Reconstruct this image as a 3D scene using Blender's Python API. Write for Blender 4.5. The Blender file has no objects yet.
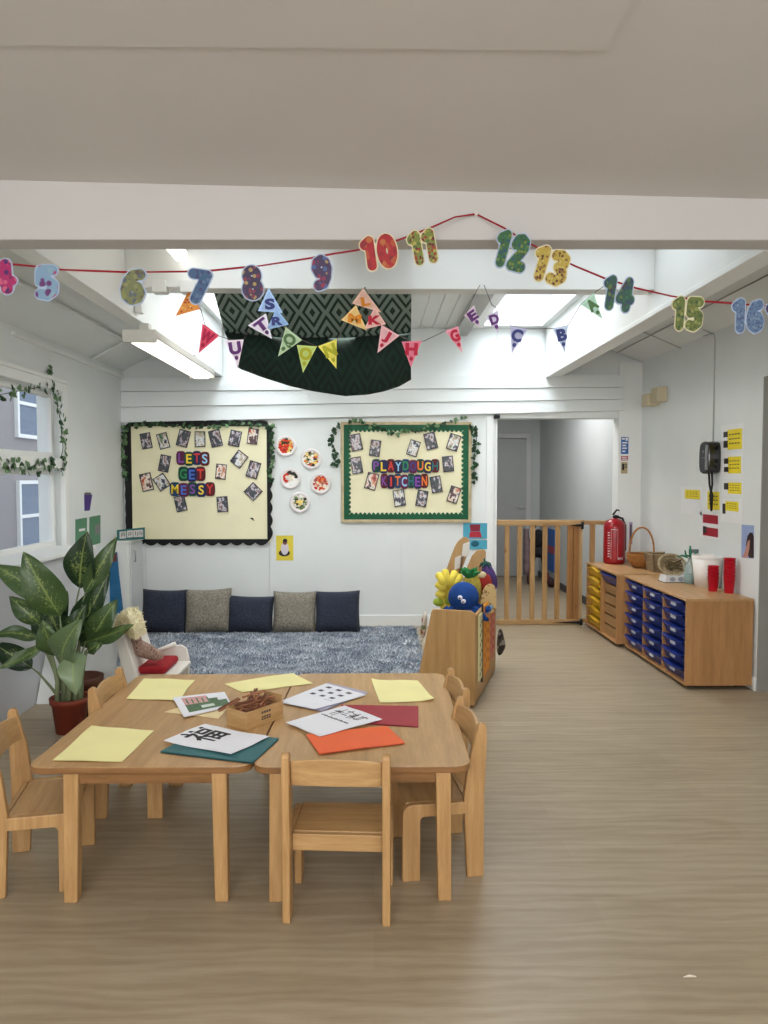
import bpy, bmesh, math, random
from mathutils import Vector, Matrix, noise
R = math.radians
PI = math.pi
random.seed(7)
col = bpy.context.scene.collection
V = Vector

# ---------------------------------------------------------------- camera
F, H = 730.0, 1.45
PITCH, YAW = math.atan(34 / F), math.atan(10 / F)
cam_d = bpy.data.cameras.new('camera'); cam = bpy.data.objects.new('camera', cam_d); col.objects.link(cam)
cam.location = (0, 0, H); cam.rotation_euler = (PI / 2 - PITCH, 0, -YAW)
cam_d.sensor_fit = 'VERTICAL'; cam_d.sensor_height = 36; cam_d.lens = F / 1024 * 36; cam_d.clip_end = 200
bpy.context.scene.camera = cam
RM = cam.rotation_euler.to_matrix(); C0 = V((0, 0, H))
def ray(px, py): return RM @ V(((px - 384) / F, -(py - 512) / F, -1))
def yp(px, py, y): d = ray(px, py); return C0 + d * (y / d.y)            # a measured image point on a plane of known depth
def zp(px, py, z): d = ray(px, py); return C0 + d * ((z - H) / d.z)
def xp(px, py, x): d = ray(px, py); return C0 + d * (x / d.x)

# ---------------------------------------------------------------- materials
def lin(c):
    c = c / 255.0
    return c / 12.92 if c <= .04045 else ((c + .055) / 1.055) ** 2.4
def rgb(c, k=1.0): return tuple(min(1, lin(x) * k) for x in c) + (1,)
MATS = {}
def newmat(name):
    m = bpy.data.materials.new(name); m.use_nodes = True
    nt = m.node_tree; nt.nodes.clear()
    o = nt.nodes.new('ShaderNodeOutputMaterial'); b = nt.nodes.new('ShaderNodeBsdfPrincipled')
    nt.links.new(b.outputs[0], o.inputs[0])
    return m, nt, b
def ramp(nt, fac, stops, interp='LINEAR'):
    r = nt.nodes.new('ShaderNodeValToRGB'); r.color_ramp.interpolation = interp
    els = r.color_ramp.elements
    while len(els) < len(stops): els.new(.5)
    for e, (p, c) in zip(els, stops): e.position = p; e.color = c
    nt.links.new(fac, r.inputs[0]); return r.outputs[0]
def coords(nt, kind='Object', scale=(1, 1, 1), rot=(0, 0, 0)):
    t = nt.nodes.new('ShaderNodeTexCoord'); m = nt.nodes.new('ShaderNodeMapping')
    m.inputs['Scale'].default_value = scale; m.inputs['Rotation'].default_value = rot
    nt.links.new(t.outputs[kind], m.inputs[0]); return m.outputs[0]
def nz(nt, vec, scale, detail=3, rough=.5, w=None):
    n = nt.nodes.new('ShaderNodeTexNoise'); n.inputs['Scale'].default_value = scale
    n.inputs['Detail'].default_value = detail; n.inputs['Roughness'].default_value = rough
    if w is not None: n.noise_dimensions = '4D'; nt.links.new(w, n.inputs['W'])
    nt.links.new(vec, n.inputs['Vector']); return n.outputs['Fac']
def mth(nt, op, a, b=None, c=None):
    n = nt.nodes.new('ShaderNodeMath'); n.operation = op
    for i, v in enumerate((a, b, c)):
        if v is None: continue
        if isinstance(v, (int, float)): n.inputs[i].default_value = v
        else: nt.links.new(v, n.inputs[i])
    return n.outputs[0]
def bump(nt, b, h, strength=.2, dist=.01):
    n = nt.nodes.new('ShaderNodeBump'); n.inputs['Strength'].default_value = strength; n.inputs['Distance'].default_value = dist
    nt.links.new(h, n.inputs['Height']); nt.links.new(n.outputs[0], b.inputs['Normal'])
def mat(name, c, rough=.5, var=.06, scale=6, bmp=0, metal=0, spec=.3, emit=0):
    if name in MATS: return MATS[name]
    m, nt, b = newmat(name)
    f = nz(nt, coords(nt), scale)
    cc = ramp(nt, f, [(.3, rgb(c, 1 - var)), (.7, rgb(c, 1 + var))])
    nt.links.new(cc, b.inputs['Base Color'])
    b.inputs['Roughness'].default_value = rough; b.inputs['Metallic'].default_value = metal
    b.inputs['Specular IOR Level'].default_value = spec
    if bmp: bump(nt, b, nz(nt, coords(nt), scale * 12, 4), bmp)
    if emit:
        b.inputs['Emission Color'].default_value = rgb(c); b.inputs['Emission Strength'].default_value = emit
    MATS[name] = m; return m
def wood(name, c1, c2, scale=(14, 1.2, 14), rough=.42, knots=0):
    if name in MATS: return MATS[name]
    m, nt, b = newmat(name)
    v = coords(nt, 'Object', scale)
    f = nz(nt, v, 2.2, 6, .6); g = nz(nt, coords(nt, 'Object', tuple(s * 5 for s in scale)), 3, 3)
    h = mth(nt, 'ADD', mth(nt, 'MULTIPLY', f, .75), mth(nt, 'MULTIPLY', g, .25))
    cc = ramp(nt, h, [(.34, rgb(c2)), (.5, rgb([(a + q) / 2 for a, q in zip(c1, c2)])), (.66, rgb(c1))])
    if knots:
        k = nt.nodes.new('ShaderNodeTexVoronoi'); k.inputs['Scale'].default_value = 4.5
        nt.links.new(coords(nt, 'Object', (2.5, 2.5, 1)), k.inputs['Vector'])
        kk = ramp(nt, k.outputs['Distance'], [(.05, (0, 0, 0, 1)), (.13, (1, 1, 1, 1))])
        mx = nt.nodes.new('ShaderNodeMix'); mx.data_type = 'RGBA'; mx.inputs[6].default_value = rgb((120, 78, 40))
        nt.links.new(kk, mx.inputs[0]); nt.links.new(cc, mx.inputs[7]); cc = mx.outputs[2]
    nt.links.new(cc, b.inputs['Base Color']); b.inputs['Roughness'].default_value = rough
    b.inputs['Specular IOR Level'].default_value = .35
    bump(nt, b, f, .05)
    MATS[name] = m; return m
def spots(name, base, cols, scale=40, rough=.55, kind='Object', fill=(.30, .42)):
    """printed pattern: patches of several colours on a base colour"""
    if name in MATS: return MATS[name]
    m, nt, b = newmat(name)
    vo = nt.nodes.new('ShaderNodeTexVoronoi'); vo.inputs['Scale'].default_value = scale
    nt.links.new(coords(nt, kind), vo.inputs['Vector'])
    sp = nt.nodes.new('ShaderNodeSeparateColor'); nt.links.new(vo.outputs['Color'], sp.inputs[0])
    n = len(cols)
    cc = ramp(nt, sp.outputs[0], [(i / n, rgb(c)) for i, c in enumerate(cols)], 'CONSTANT')
    mx = nt.nodes.new('ShaderNodeMix'); mx.data_type = 'RGBA'; mx.inputs[6].default_value = rgb(base)
    k = ramp(nt, vo.outputs['Distance'], [(fill[0], (1, 1, 1, 1)), (fill[1], (0, 0, 0, 1))])
    nt.links.new(k, mx.inputs[0]); nt.links.new(cc, mx.inputs[7]); nt.links.new(mx.outputs[2], b.inputs['Base Color'])
    b.inputs['Roughness'].default_value = rough
    MATS[name] = m; return m
def picture(name, cols, scale=3.0):
    """a small printed photograph: soft patches, different on every object"""
    if name in MATS: return MATS[name]
    m, nt, b = newmat(name)
    oi = nt.nodes.new('ShaderNodeObjectInfo'); w = mth(nt, 'MULTIPLY', oi.outputs['Random'], 57.0)
    f = nz(nt, coords(nt, 'Generated'), scale, 3, .6, w)
    n = len(cols)
    cc = ramp(nt, f, [(.28 + .46 * i / n, rgb(c)) for i, c in enumerate(cols)], 'EASE')
    nt.links.new(cc, b.inputs['Base Color']); b.inputs['Roughness'].default_value = .35
    MATS[name] = m; return m

# ---------------------------------------------------------------- mesh builder
class B:
    def __init__(s): s.bm = bmesh.new(); s.uv = None
    def face(s, vs, mi=0, smooth=False):
        try: f = s.bm.faces.new(vs)
        except ValueError: return None
        f.material_index = mi; f.smooth = smooth; return f
    def poly(s, pts, mi=0): return s.face([s.bm.verts.new(p) for p in pts], mi)
    def prism(s, pts, d, mi=0, mi_side=None):
        d = V(d); a = [s.bm.verts.new(p) for p in pts]; b = [s.bm.verts.new(V(p) + d) for p in pts]; n = len(a)
        nrm = sum(((V(pts[i]) - V(pts[0])).cross(V(pts[(i + 1) % n]) - V(pts[0])) for i in range(n)), V())
        flip = nrm.dot(d) > 0
        s.face(a[::-1] if flip else a, mi); s.face(b if flip else b[::-1], mi)
        for i in range(n):
            j = (i + 1) % n
            q = (a[i], a[j], b[j], b[i])
            s.face(q if flip else q[::-1], mi if mi_side is None else mi_side)
        return s
    def box(s, x0, x1, y0, y1, z0, z1, mi=0):
        x0, x1 = sorted((x0, x1)); y0, y1 = sorted((y0, y1)); z0, z1 = sorted((z0, z1))
        return s.prism([(x0, y0, z0), (x1, y0, z0), (x1, y1, z0), (x0, y1, z0)], (0, 0, z1 - z0), mi)
    def obox(s, M, sx, sy, sz, mi=0):
        p = [M @ V((x * sx / 2, y * sy / 2, -sz / 2)) for x, y in ((-1, -1), (1, -1), (1, 1), (-1, 1))]
        return s.prism(p, (M @ V((0, 0, sz / 2))) - (M @ V((0, 0, -sz / 2))), mi)
    def tube(s, path, r, n=8, mi=0, cap=True, flat=1.0):
        path = [V(p) for p in path]; rs = r if isinstance(r, (list, tuple)) else [r] * len(path)
        rings = []; up = None
        for i, p in enumerate(path):
            t = (path[min(i + 1, len(path) - 1)] - path[max(i - 1, 0)]).normalized()
            if up is None: up = t.orthogonal().normalized()
            up = (up - t * up.dot(t)); up = up.normalized() if up.length > 1e-6 else t.orthogonal().normalized()
            sd = t.cross(up)
            rings.append([s.bm.verts.new(p + (up * math.cos(a) * flat + sd * math.sin(a)) * rs[i]) for a in (2 * PI * k / n for k in range(n))])
        for a, b in zip(rings, rings[1:]):
            for k in range(n): s.face((a[k], a[(k + 1) % n], b[(k + 1) % n], b[k]), mi, True)
        if cap: s.face(rings[0][::-1], mi); s.face(rings[-1], mi)
        return s
    def cyl(s, p0, p1, r0, r1=None, n=16, mi=0): return s.tube([p0, p1], [r0, r0 if r1 is None else r1], n, mi)
    def lathe(s, prof, o=(0, 0, 0), M=None, n=24, mi=0, smooth=True):
        o = V(o); rings = []
        for r, z in prof:
            ring = []
            for k in range(n):
                p = V((r * math.cos(2 * PI * k / n), r * math.sin(2 * PI * k / n), z))
                ring.append(s.bm.verts.new(o + (M @ p if M else p)))
            rings.append(ring)
        for a, b in zip(rings, rings[1:]):
            for k in range(n): s.face((a[k], a[(k + 1) % n], b[(k + 1) % n], b[k]), mi, smooth)
        if prof[0][0] > 1e-4: s.face(rings[0][::-1], mi)
        if prof[-1][0] > 1e-4: s.face(rings[-1], mi)
        return s
    def ball(s, c, rx, ry=None, rz=None, M=None, n=16, m=10, mi=0):
        ry = rx if ry is None else ry; rz = rx if rz is None else rz; c = V(c)
        rings = []
        for i in range(1, m):
            t = PI * i / m; ring = []
            for k in range(n):
                a = 2 * PI * k / n
                p = V((rx * math.sin(t) * math.cos(a), ry * math.sin(t) * math.sin(a), -rz * math.cos(t)))
                ring.append(s.bm.verts.new(c + (M @ p if M else p)))
            rings.append(ring)
        lo = s.bm.verts.new(c + (M @ V((0, 0, -rz)) if M else V((0, 0, -rz)))); hi = s.bm.verts.new(c + (M @ V((0, 0, rz)) if M else V((0, 0, rz))))
        for a, b in zip(rings, rings[1:]):
            for k in range(n): s.face((a[k], a[(k + 1) % n], b[(k + 1) % n], b[k]), mi, True)
        for k in range(n):
            s.face((lo, rings[0][(k + 1) % n], rings[0][k]), mi, True); s.face((hi, rings[-1][k], rings[-1][(k + 1) % n]), mi, True)
        return s
    def grid(s, fn, nu, nv, mi=0, smooth=True, uv=False):
        if uv and s.uv is None: s.uv = s.bm.loops.layers.uv.new('uv')
        g = [[s.bm.verts.new(fn(i / nu, j / nv)) for i in range(nu + 1)] for j in range(nv + 1)]
        for j in range(nv):
            for i in range(nu):
                f = s.face((g[j][i], g[j][i + 1], g[j + 1][i + 1], g[j + 1][i]), mi, smooth)
                if uv and f:
                    for l, (a, b) in zip(f.loops, ((i, j), (i + 1, j), (i + 1, j + 1), (i, j + 1))): l[s.uv].uv = (a / nu, b / nv)
        return s
    def raw(s, vf, fn, mi=0):
        vs, fs = vf; q = [s.bm.verts.new(fn(v)) for v in vs]
        for f in fs: s.face([q[i] for i in f], mi)
        return s
    def build(s, name, mats, parent=None, bevel=0, seg=2, solid=0, world=True, sub=0, recalc=False, origin=None):
        if recalc: bmesh.ops.recalc_face_normals(s.bm, faces=s.bm.faces)
        me = bpy.data.meshes.new(name); s.bm.to_mesh(me); s.bm.free()
        o = bpy.data.objects.new(name, me); col.objects.link(o)
        for m in (mats if isinstance(mats, (list, tuple)) else [mats]): me.materials.append(m)
        if parent is not None:
            o.parent = parent
            if world: me.transform(WM(parent).inverted())
        elif origin is not False:
            if origin is None:
                xs = [v.co for v in me.vertices]
                lo = V([min(p[i] for p in xs) for i in range(3)]); hi = V([max(p[i] for p in xs) for i in range(3)])
                origin = V(((lo.x + hi.x) / 2, (lo.y + hi.y) / 2, lo.z))
            me.transform(Matrix.Translation(-V(origin))); o.location = origin
        if solid: md = o.modifiers.new('solid', 'SOLIDIFY'); md.thickness = solid; md.offset = 0
        if bevel: md = o.modifiers.new('bevel', 'BEVEL'); md.width = bevel; md.segments = seg; md.limit_method = 'ANGLE'; md.angle_limit = R(40)
        if sub: md = o.modifiers.new('sub', 'SUBSURF'); md.levels = sub; md.render_levels = sub
        return o
def WM(o):
    m = Matrix.LocRotScale(o.location, o.rotation_euler, o.scale)
    return WM(o.parent) @ m if o.parent else m
def tag(o, label, cat, group=None, kind=None):
    if label: o['label'] = label
    if cat: o['category'] = cat
    if group: o['group'] = group
    if kind: o['kind'] = kind
    return o
def thing(name, label, cat, loc=(0, 0, 0), rz=0, group=None):
    o = bpy.data.objects.new(name, None); col.objects.link(o); o.location = loc; o.rotation_euler = (0, 0, rz)
    o.empty_display_size = .05
    return tag(o, label, cat, group)
def struct(o): o['kind'] = 'structure'; return o
def dup(root, loc=None, rot=None, label=None, group=None, scale=None):
    r = root.copy(); col.objects.link(r)
    if loc is not None: r.location = loc
    if rot is not None: r.rotation_euler = rot
    if scale is not None: r.scale = scale
    if label: r['label'] = label
    if group: r['group'] = group
    for ch in list(root.children):
        c = ch.copy(); col.objects.link(c); c.parent = r
        for g in list(ch.children):
            d = g.copy(); col.objects.link(d); d.parent = c
    return r
def rounded_rect(x0, x1, y0, y1, r, z, n=6):
    p = []
    for cx, cy, a0 in ((x1 - r, y1 - r, 0), (x0 + r, y1 - r, 90), (x0 + r, y0 + r, 180), (x1 - r, y0 + r, 270)):
        for k in range(n + 1):
            a = R(a0 + 90 * k / n); p.append(V((cx + r * math.cos(a), cy + r * math.sin(a), z)))
    return p
# ---------------------------------------------------------------- lettering (all strings made in one go)
TXT = {}
def make_texts(items):
    obs = []
    for key, s, off in items:
        cu = bpy.data.curves.new('t', 'FONT'); cu.body = s; cu.size = 1; cu.offset = off; cu.fill_mode = 'FRONT'; cu.resolution_u = 4
        o = bpy.data.objects.new('t', cu); col.objects.link(o); obs.append((key, o))
    dg = bpy.context.evaluated_depsgraph_get()
    for key, o in obs:
        e = o.evaluated_get(dg); me = e.to_mesh()
        vs = [v.co.copy() for v in me.vertices]; fs = [tuple(p.vertices) for p in me.polygons]
        e.to_mesh_clear()
        if vs:
            x0 = min(v.x for v in vs); x1 = max(v.x for v in vs); y0 = min(v.y for v in vs); y1 = max(v.y for v in vs)
            cx, cy = (x0 + x1) / 2, (y0 + y1) / 2
            vs = [V((v.x - cx, v.y - cy, 0)) for v in vs]
            TXT[key] = (vs, fs, x1 - x0, y1 - y0)
        cu = o.data; bpy.data.objects.remove(o); bpy.data.curves.remove(cu)
def put_text(b, key, fn, mi=0, depth=None):
    """lettering through fn(x, y, layer); depth gives it thickness"""
    vs, fs, w, h = TXT[key]
    b.raw((vs, fs), lambda v: fn(v.x, v.y, 0), mi)
    if depth:
        b.raw((vs, [f[::-1] for f in fs]), lambda v: fn(v.x, v.y, 1), mi)
        ed = {}
        for f in fs:
            for i in range(len(f)):
                a, c = f[i], f[(i + 1) % len(f)]; k = (min(a, c), max(a, c)); ed.setdefault(k, []).append((a, c))
        for k, l in ed.items():
            if len(l) == 1:
                a, c = l[0]
                b.poly([fn(vs[a].x, vs[a].y, 0), fn(vs[a].x, vs[a].y, 1), fn(vs[c].x, vs[c].y, 1), fn(vs[c].x, vs[c].y, 0)], mi)
NUMS = ['4', '5', '6', '7', '8', '9', '10', '11', '12', '13', '14', '15', '16', '17']
make_texts([('f' + s, s, .055) for s in 'ABCDEGHJKLMNOQRSTUW']
           + [('w' + s, s, .02) for s in 'LETSGMYPADOUHKICN'] + [('W' + s, s, .11) for s in 'LETSGMYPADOUHKICN']
           + [('fu', '福', .008)])
# chunky rounded figures: thick strokes outlined on a fine grid
def circ(cx, cy, rx, ry, n=20): return [(cx + rx * math.sin(2 * PI * k / n), cy + ry * math.cos(2 * PI * k / n)) for k in range(n + 1)]
SIX = [(.43, .80), (.29, .76), (.20, .60), (.165, .38), (.21, .23), (.32, .165), (.43, .22), (.465, .36), (.40, .48), (.28, .50), (.19, .42)]
GLY = {'0': [circ(.31, .5, .155, .335)], '1': [[(.19, .74), (.33, .83), (.33, .165)]],
       '2': [[(.16, .68), (.21, .80), (.32, .835), (.43, .77), (.44, .64), (.37, .5), (.17, .165), (.47, .165)]],
       '3': [[(.16, .80), (.31, .835), (.43, .76), (.42, .62), (.30, .52), (.43, .42), (.46, .28), (.34, .165), (.16, .19)]],
       '4': [[(.39, .165), (.39, .835), (.15, .38), (.50, .38)]], '5': [[(.46, .835), (.19, .835), (.17, .53), (.33, .57), (.46, .45), (.44, .26), (.31, .165), (.16, .20)]],
       '6': [SIX], '9': [[(.62 - x, 1 - y) for x, y in SIX]], '7': [[(.14, .835), (.48, .835), (.27, .165)]], '8': [circ(.31, .685, .12, .15), circ(.31, .325, .15, .165)]}
def sdist(px, py, lines):
    m = 9
    for l in lines:
        for (ax, ay), (bx, by) in zip(l, l[1:]):
            dx, dy = bx - ax, by - ay; t = max(0, min(1, ((px - ax) * dx + (py - ay) * dy) / (dx * dx + dy * dy + 1e-9)))
            m = min(m, math.hypot(px - ax - t * dx, py - ay - t * dy))
    return m
def glyph(s, r, hole):
    lines = []
    for i, ch in enumerate(s): lines += [[(x + .50 * i - (.06 if ch == '1' and i else 0), y) for x, y in l] for l in GLY[ch]]
    w = max(x for l in lines for x, _ in l) + .2; N = .028; nx, ny = int((w + .25) / N) + 1, int(1.24 / N) + 1
    val = [[r - sdist(-.1 + i * N, -.1 + j * N, lines) for i in range(nx + 1)] for j in range(ny + 1)]
    if hole:
        for j in range(ny + 1):
            for i in range(nx + 1):
                for k, ch in enumerate(s):
                    for cx, cy in {'8': ((.31, .685), (.31, .325)), '6': ((.315, .345),), '9': ((.305, .655),), '0': ((.31, .5),)}.get(ch, ()):
                        val[j][i] = min(val[j][i], math.hypot(-.1 + i * N - cx - .50 * k, (-.1 + j * N - cy) * (.5 if ch == '0' else 1)) - hole)
    vs, idx, fs = [], {}, []
    def key(p):
        k = (round(p[0], 5), round(p[1], 5))
        if k not in idx: idx[k] = len(vs); vs.append(V((p[0], p[1], 0)))
        return idx[k]
    for j in range(ny):
        for i in range(nx):
            q = [(i, j), (i + 1, j), (i + 1, j + 1), (i, j + 1)]; out = []
            for a in range(4):
                A, Bq = q[a], q[(a + 1) % 4]; va, vb = val[A[1]][A[0]], val[Bq[1]][Bq[0]]; P = lambda c: (-.1 + c[0] * N, -.1 + c[1] * N)
                if va > 0: out.append(key(P(A)))
                if (va > 0) != (vb > 0):
                    t = va / (va - vb); pa, pb = P(A), P(Bq); out.append(key((pa[0] + (pb[0] - pa[0]) * t, pa[1] + (pb[1] - pa[1]) * t)))
            o2 = [k for n_, k in enumerate(out) if k != out[n_ - 1]]
            if len(set(o2)) >= 3 and len(set(o2)) == len(o2): fs.append(tuple(o2))
    x0 = min(v.x for v in vs); x1 = max(v.x for v in vs); y0 = min(v.y for v in vs); y1 = max(v.y for v in vs)
    return [V((v.x - (x0 + x1) / 2, v.y - (y0 + y1) / 2, 0)) for v in vs], fs, x1 - x0, y1 - y0
for s_ in NUMS: TXT['n' + s_] = glyph(s_, .135, .028); TXT['N' + s_] = glyph(s_, .168, .018)
# ================================================================ SETTING
WHITE = mat('white_paint', (226, 230, 229), .55, .02, 3)
WHITE2 = mat('white_gloss_paint', (232, 234, 232), .35, .02, 3)
CREAMW = mat('ceiling_paint', (212, 208, 205), .7, .03, 1.5, .02)
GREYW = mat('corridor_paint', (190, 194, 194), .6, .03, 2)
DARK = mat('black_plastic', (22, 23, 25), .4, .1)
YB = 7.1
XL, XR = yp(123, 450, YB).x, zp(757.5, 695, 0).x * .45 + yp(643, 500, YB).x * .55
print('XL XR', XL, XR, zp(757.5, 695, 0), yp(642, 500, YB))
# floor: vinyl oak planks running across the room
def floor_mat():
    m, nt, b = newmat('vinyl_oak_planks')
    v = coords(nt, 'Object')
    br = nt.nodes.new('ShaderNodeTexBrick'); br.inputs['Scale'].default_value = 1
    br.inputs['Brick Width'].default_value = 1.5; br.inputs['Row Height'].default_value = .19; br.inputs['Mortar Size'].default_value = .0012
    br.inputs['Color1'].default_value = (.32, .32, .32, 1); br.inputs['Color2'].default_value = (.68, .68, .68, 1); br.inputs['Mortar'].default_value = (.3, .3, .3, 1)
    nt.links.new(v, br.inputs['Vector'])
    g1 = nz(nt, coords(nt, 'Object', (.9, 9, 1)), 2.0, 6, .62)
    g2 = nz(nt, coords(nt, 'Object', (3, 60, 1)), 3.0, 4, .6)
    wv = nt.nodes.new('ShaderNodeTexWave'); wv.bands_direction = 'Y'; wv.inputs['Scale'].default_value = 3.0
    wv.inputs['Distortion'].default_value = 9; wv.inputs['Detail'].default_value = 3; wv.inputs['Detail Scale'].default_value = 1.4
    nt.links.new(coords(nt, 'Object', (.45, 2.2, 1)), wv.inputs['Vector'])
    sep = nt.nodes.new('ShaderNodeSeparateColor'); nt.links.new(br.outputs['Color'], sep.inputs[0])
    h = mth(nt, 'ADD', mth(nt, 'MULTIPLY', g1, .5), mth(nt, 'MULTIPLY', g2, .22))
    h = mth(nt, 'ADD', h, mth(nt, 'MULTIPLY', wv.outputs['Fac'], .10))
    h = mth(nt, 'ADD', h, mth(nt, 'MULTIPLY', sep.outputs[0], .20))
    cc = ramp(nt, h, [(.30, rgb((138, 122, 99))), (.5, rgb((159, 143, 119))), (.72, rgb((176, 161, 138)))])
    nt.links.new(cc, b.inputs['Base Color'])
    b.inputs['Roughness'].default_value = .38; b.inputs['Specular IOR Level'].default_value = .4
    bump(nt, b, g2, .05)
    return m
struct(B().box(-6, 6, -3, 12, -.1, 0).build('floor', floor_mat(), origin=(0, 0, 0)))
# low flat ceiling over the near end, slightly out of level like the photo's, with a filled step
yb = 2.99
b = B(); zL, zR = yp(0, 180, yb).z, yp(768, 199, yb).z; zW = (zR - zL) / (yp(768, 199, yb).x - yp(0, 180, yb).x); zL, zR = zL + zW * (XL - .2 - yp(0, 180, yb).x), zR + zW * (XR + .2 - yp(768, 199, yb).x)
cz = lambda x: zL + zW * (x - XL + .2)
for y0, y1, dz in ((-2.6, yb, 0),):
    b.prism([(XL - .2, y0, zL + dz), (XR + .2, y0, zR + dz), (XR + .2, y1, zR + dz), (XL - .2, y1, zL + dz)], (0, 0, .1))
struct(b.build('ceiling', CREAMW))
b = B(); p = [V((-2.60, 2.10, cz(-2.6))), V((.62, 2.0, cz(.62))), V((.62, 1.1, cz(.62))), V((-2.60, 1.1, cz(-2.6)))]
b.prism(p, (0, 0, -.006)); struct(b.build('ceiling.001', CREAMW))
# downstand beam where the low ceiling stops
bl, br_ = yp(0, 240.5, yb).z, yp(768, 236, yb).z
b = B(); b.prism([(XL, yb, bl), (XR, yb, br_ - .012), (XR, yb, 2.98), (XL, yb, 2.98)], (0, .13, 0))
struct(b.build('trim_1', mat('beam_paint', (200, 197, 195), .6, .02, 2), bevel=.006))
# left wall with window opening
WY0, WY1, WZ0, WZ1 = 3.75, 5.74, .90, 2.13
b = B()
for y0, y1, z0, z1 in ((-2.6, WY0, 0, 2.9), (WY1, YB + .2, 0, 2.9), (WY0, WY1, 0, WZ0), (WY0, WY1, WZ1, 2.9)):
    b.box(XL - .2, XL, y0, y1, z0, z1)
struct(b.build('wall_left', WHITE))
# boxed-in ledge along the left wall with a window board on top
b = B(); b.box(XL, -2.17, 2.6, 5.62, 0, .905); struct(b.build('trim_2', mat('ledge_paint', (198, 200, 204), .6, .03, 2)))
b = B(); b.box(XL - .06, -2.14, 2.6, 5.64, .905, .93); struct(b.build('trim_3', WHITE2, bevel=.004))
# window: casing, two sashes, panes
win = bpy.data.objects.new('window_1', None); col.objects.link(win); win.location = (XL, (WY0 + WY1) / 2, WZ0); struct(win)
b = B(); t = .05
for y0, y1, z0, z1 in ((WY0 - t, WY0 + .02, WZ0, WZ1 + t), (WY1 - .02, WY1 + t, WZ0 - .0, WZ1 + t), (WY0 + .02, WY1 - .02, WZ1 - .02, WZ1 + t)):
    b.box(XL - .02, XL + .02, y0, y1, z0, z1)
b.box(XL - .12, XL + .014, WY0, WY1, 1.52, 1.60)
b.box(XL - .02, XL + .03, WY0 - t, WY1 + t, WZ1 + t, WZ1 + t + .03)
b.build('window_casing', WHITE2, win, bevel=.004)
for (z0, z1, dx) in ((WZ0 + .02, 1.52, -.10), (1.60, WZ1 - .02, -.10)):
    b = B()
    for y0, y1 in ((WY0 + .02, (WY0 + WY1) / 2), ((WY0 + WY1) / 2, WY1 - .02)):
        for q in ((y0, y0 + .045, z0, z1), (y1 - .045, y1, z0, z1), (y0 + .045, y1 - .045, z0, z0 + .045), (y0 + .045, y1 - .045, z1 - .045, z1)):
            b.box(XL + dx, XL + dx + .04, *q)
    s = b.build('window_sash', WHITE2, win, bevel=.003)
    m = MATS.get('glass')
    if not m:
        m, nt, bs = newmat('glass'); bs.inputs['Base Color'].default_value = (.95, .97, 1, 1); bs.inputs['Roughness'].default_value = .02
        bs.inputs['Transmission Weight'].default_value = 1; bs.inputs['IOR'].default_value = 1.05; MATS['glass'] = m
    B().box(XL + dx + .017, XL + dx + .022, WY0 + .03, WY1 - .03, z0 + .02, z1 - .02).build('window_pane', m, s)
# wall to the right, with a doorway near the camera
DZ = 2.125
b = B(); DY0, DY1 = 3.85, 4.875
for y0, y1, z0, z1 in ((-2.6, DY0, 0, 3), (DY1, YB + .2, 0, 3), (DY0, DY1, DZ, 3)): b.box(XR, XR + .2, y0, y1, z0, z1)
struct(b.build('wall_right', WHITE))
b = B(); b.box(XR + .14, XR + .18, DY0, DY1, 0, DZ); d1 = struct(b.build('door_1', mat('grey_door', (150, 148, 140), .5, .03)))
b = B(); b.tube([(XR + .14, DY0 + .1, 1.0), (XR + .09, DY0 + .1, 1.0), (XR + .09, DY0 + .2, 1.0)], .009); b.build('door_handle', mat('steel', (170, 172, 175), .3, .02, metal=1), d1)
b = B(); b.box(XR + .002, XR + .14, DY1 + .001, DY1 - .012, 0, DZ); b.box(XR + .002, XR + .14, DY0, DY0 + .012, 0, DZ); b.box(XR + .002, XR + .14, DY0 + .012, DY1 - .012, DZ - .012, DZ)
struct(b.build('trim_4', mat('door_reveal_paint', (150, 149, 143), .6, .03)))
b = B(); b.box(XR - .012, XR, DY1, YB, 0, .09); struct(b.build('baseboard_right', WHITE2, bevel=.003))
# back wall: board panels with joints, gable above
JX = 1.177
b = B(); xs = [XL] + [yp(px, 500, YB).x for px in (145, 269, 401)] + [JX]
b.box(XL, JX, YB + .012, YB + .15, 0, 2.029)
for x0, x1 in zip(xs, xs[1:]): b.box(x0 + .0025, x1 - .0025, YB, YB + .012, 0, 2.029)
struct(b.build('wall_back', WHITE))
b = B(); b.box(XL, JX, YB - .014, YB, 0, .11); struct(b.build('baseboard_back', WHITE2, bevel=.003))
PX = yp(617, 500, YB).x
struct(B().box(PX, XR, YB - .02, YB + .15, 0, 2.57).build('wall_pier', WHITE2))
b = B(); b.box(JX - .085, JX, YB - .012, YB, 0, 2.05); b.box(JX - .012, JX + .02, YB - .012, YB + .16, 0, 2.05); struct(b.build('trim_5', WHITE2, bevel=.004))
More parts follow.
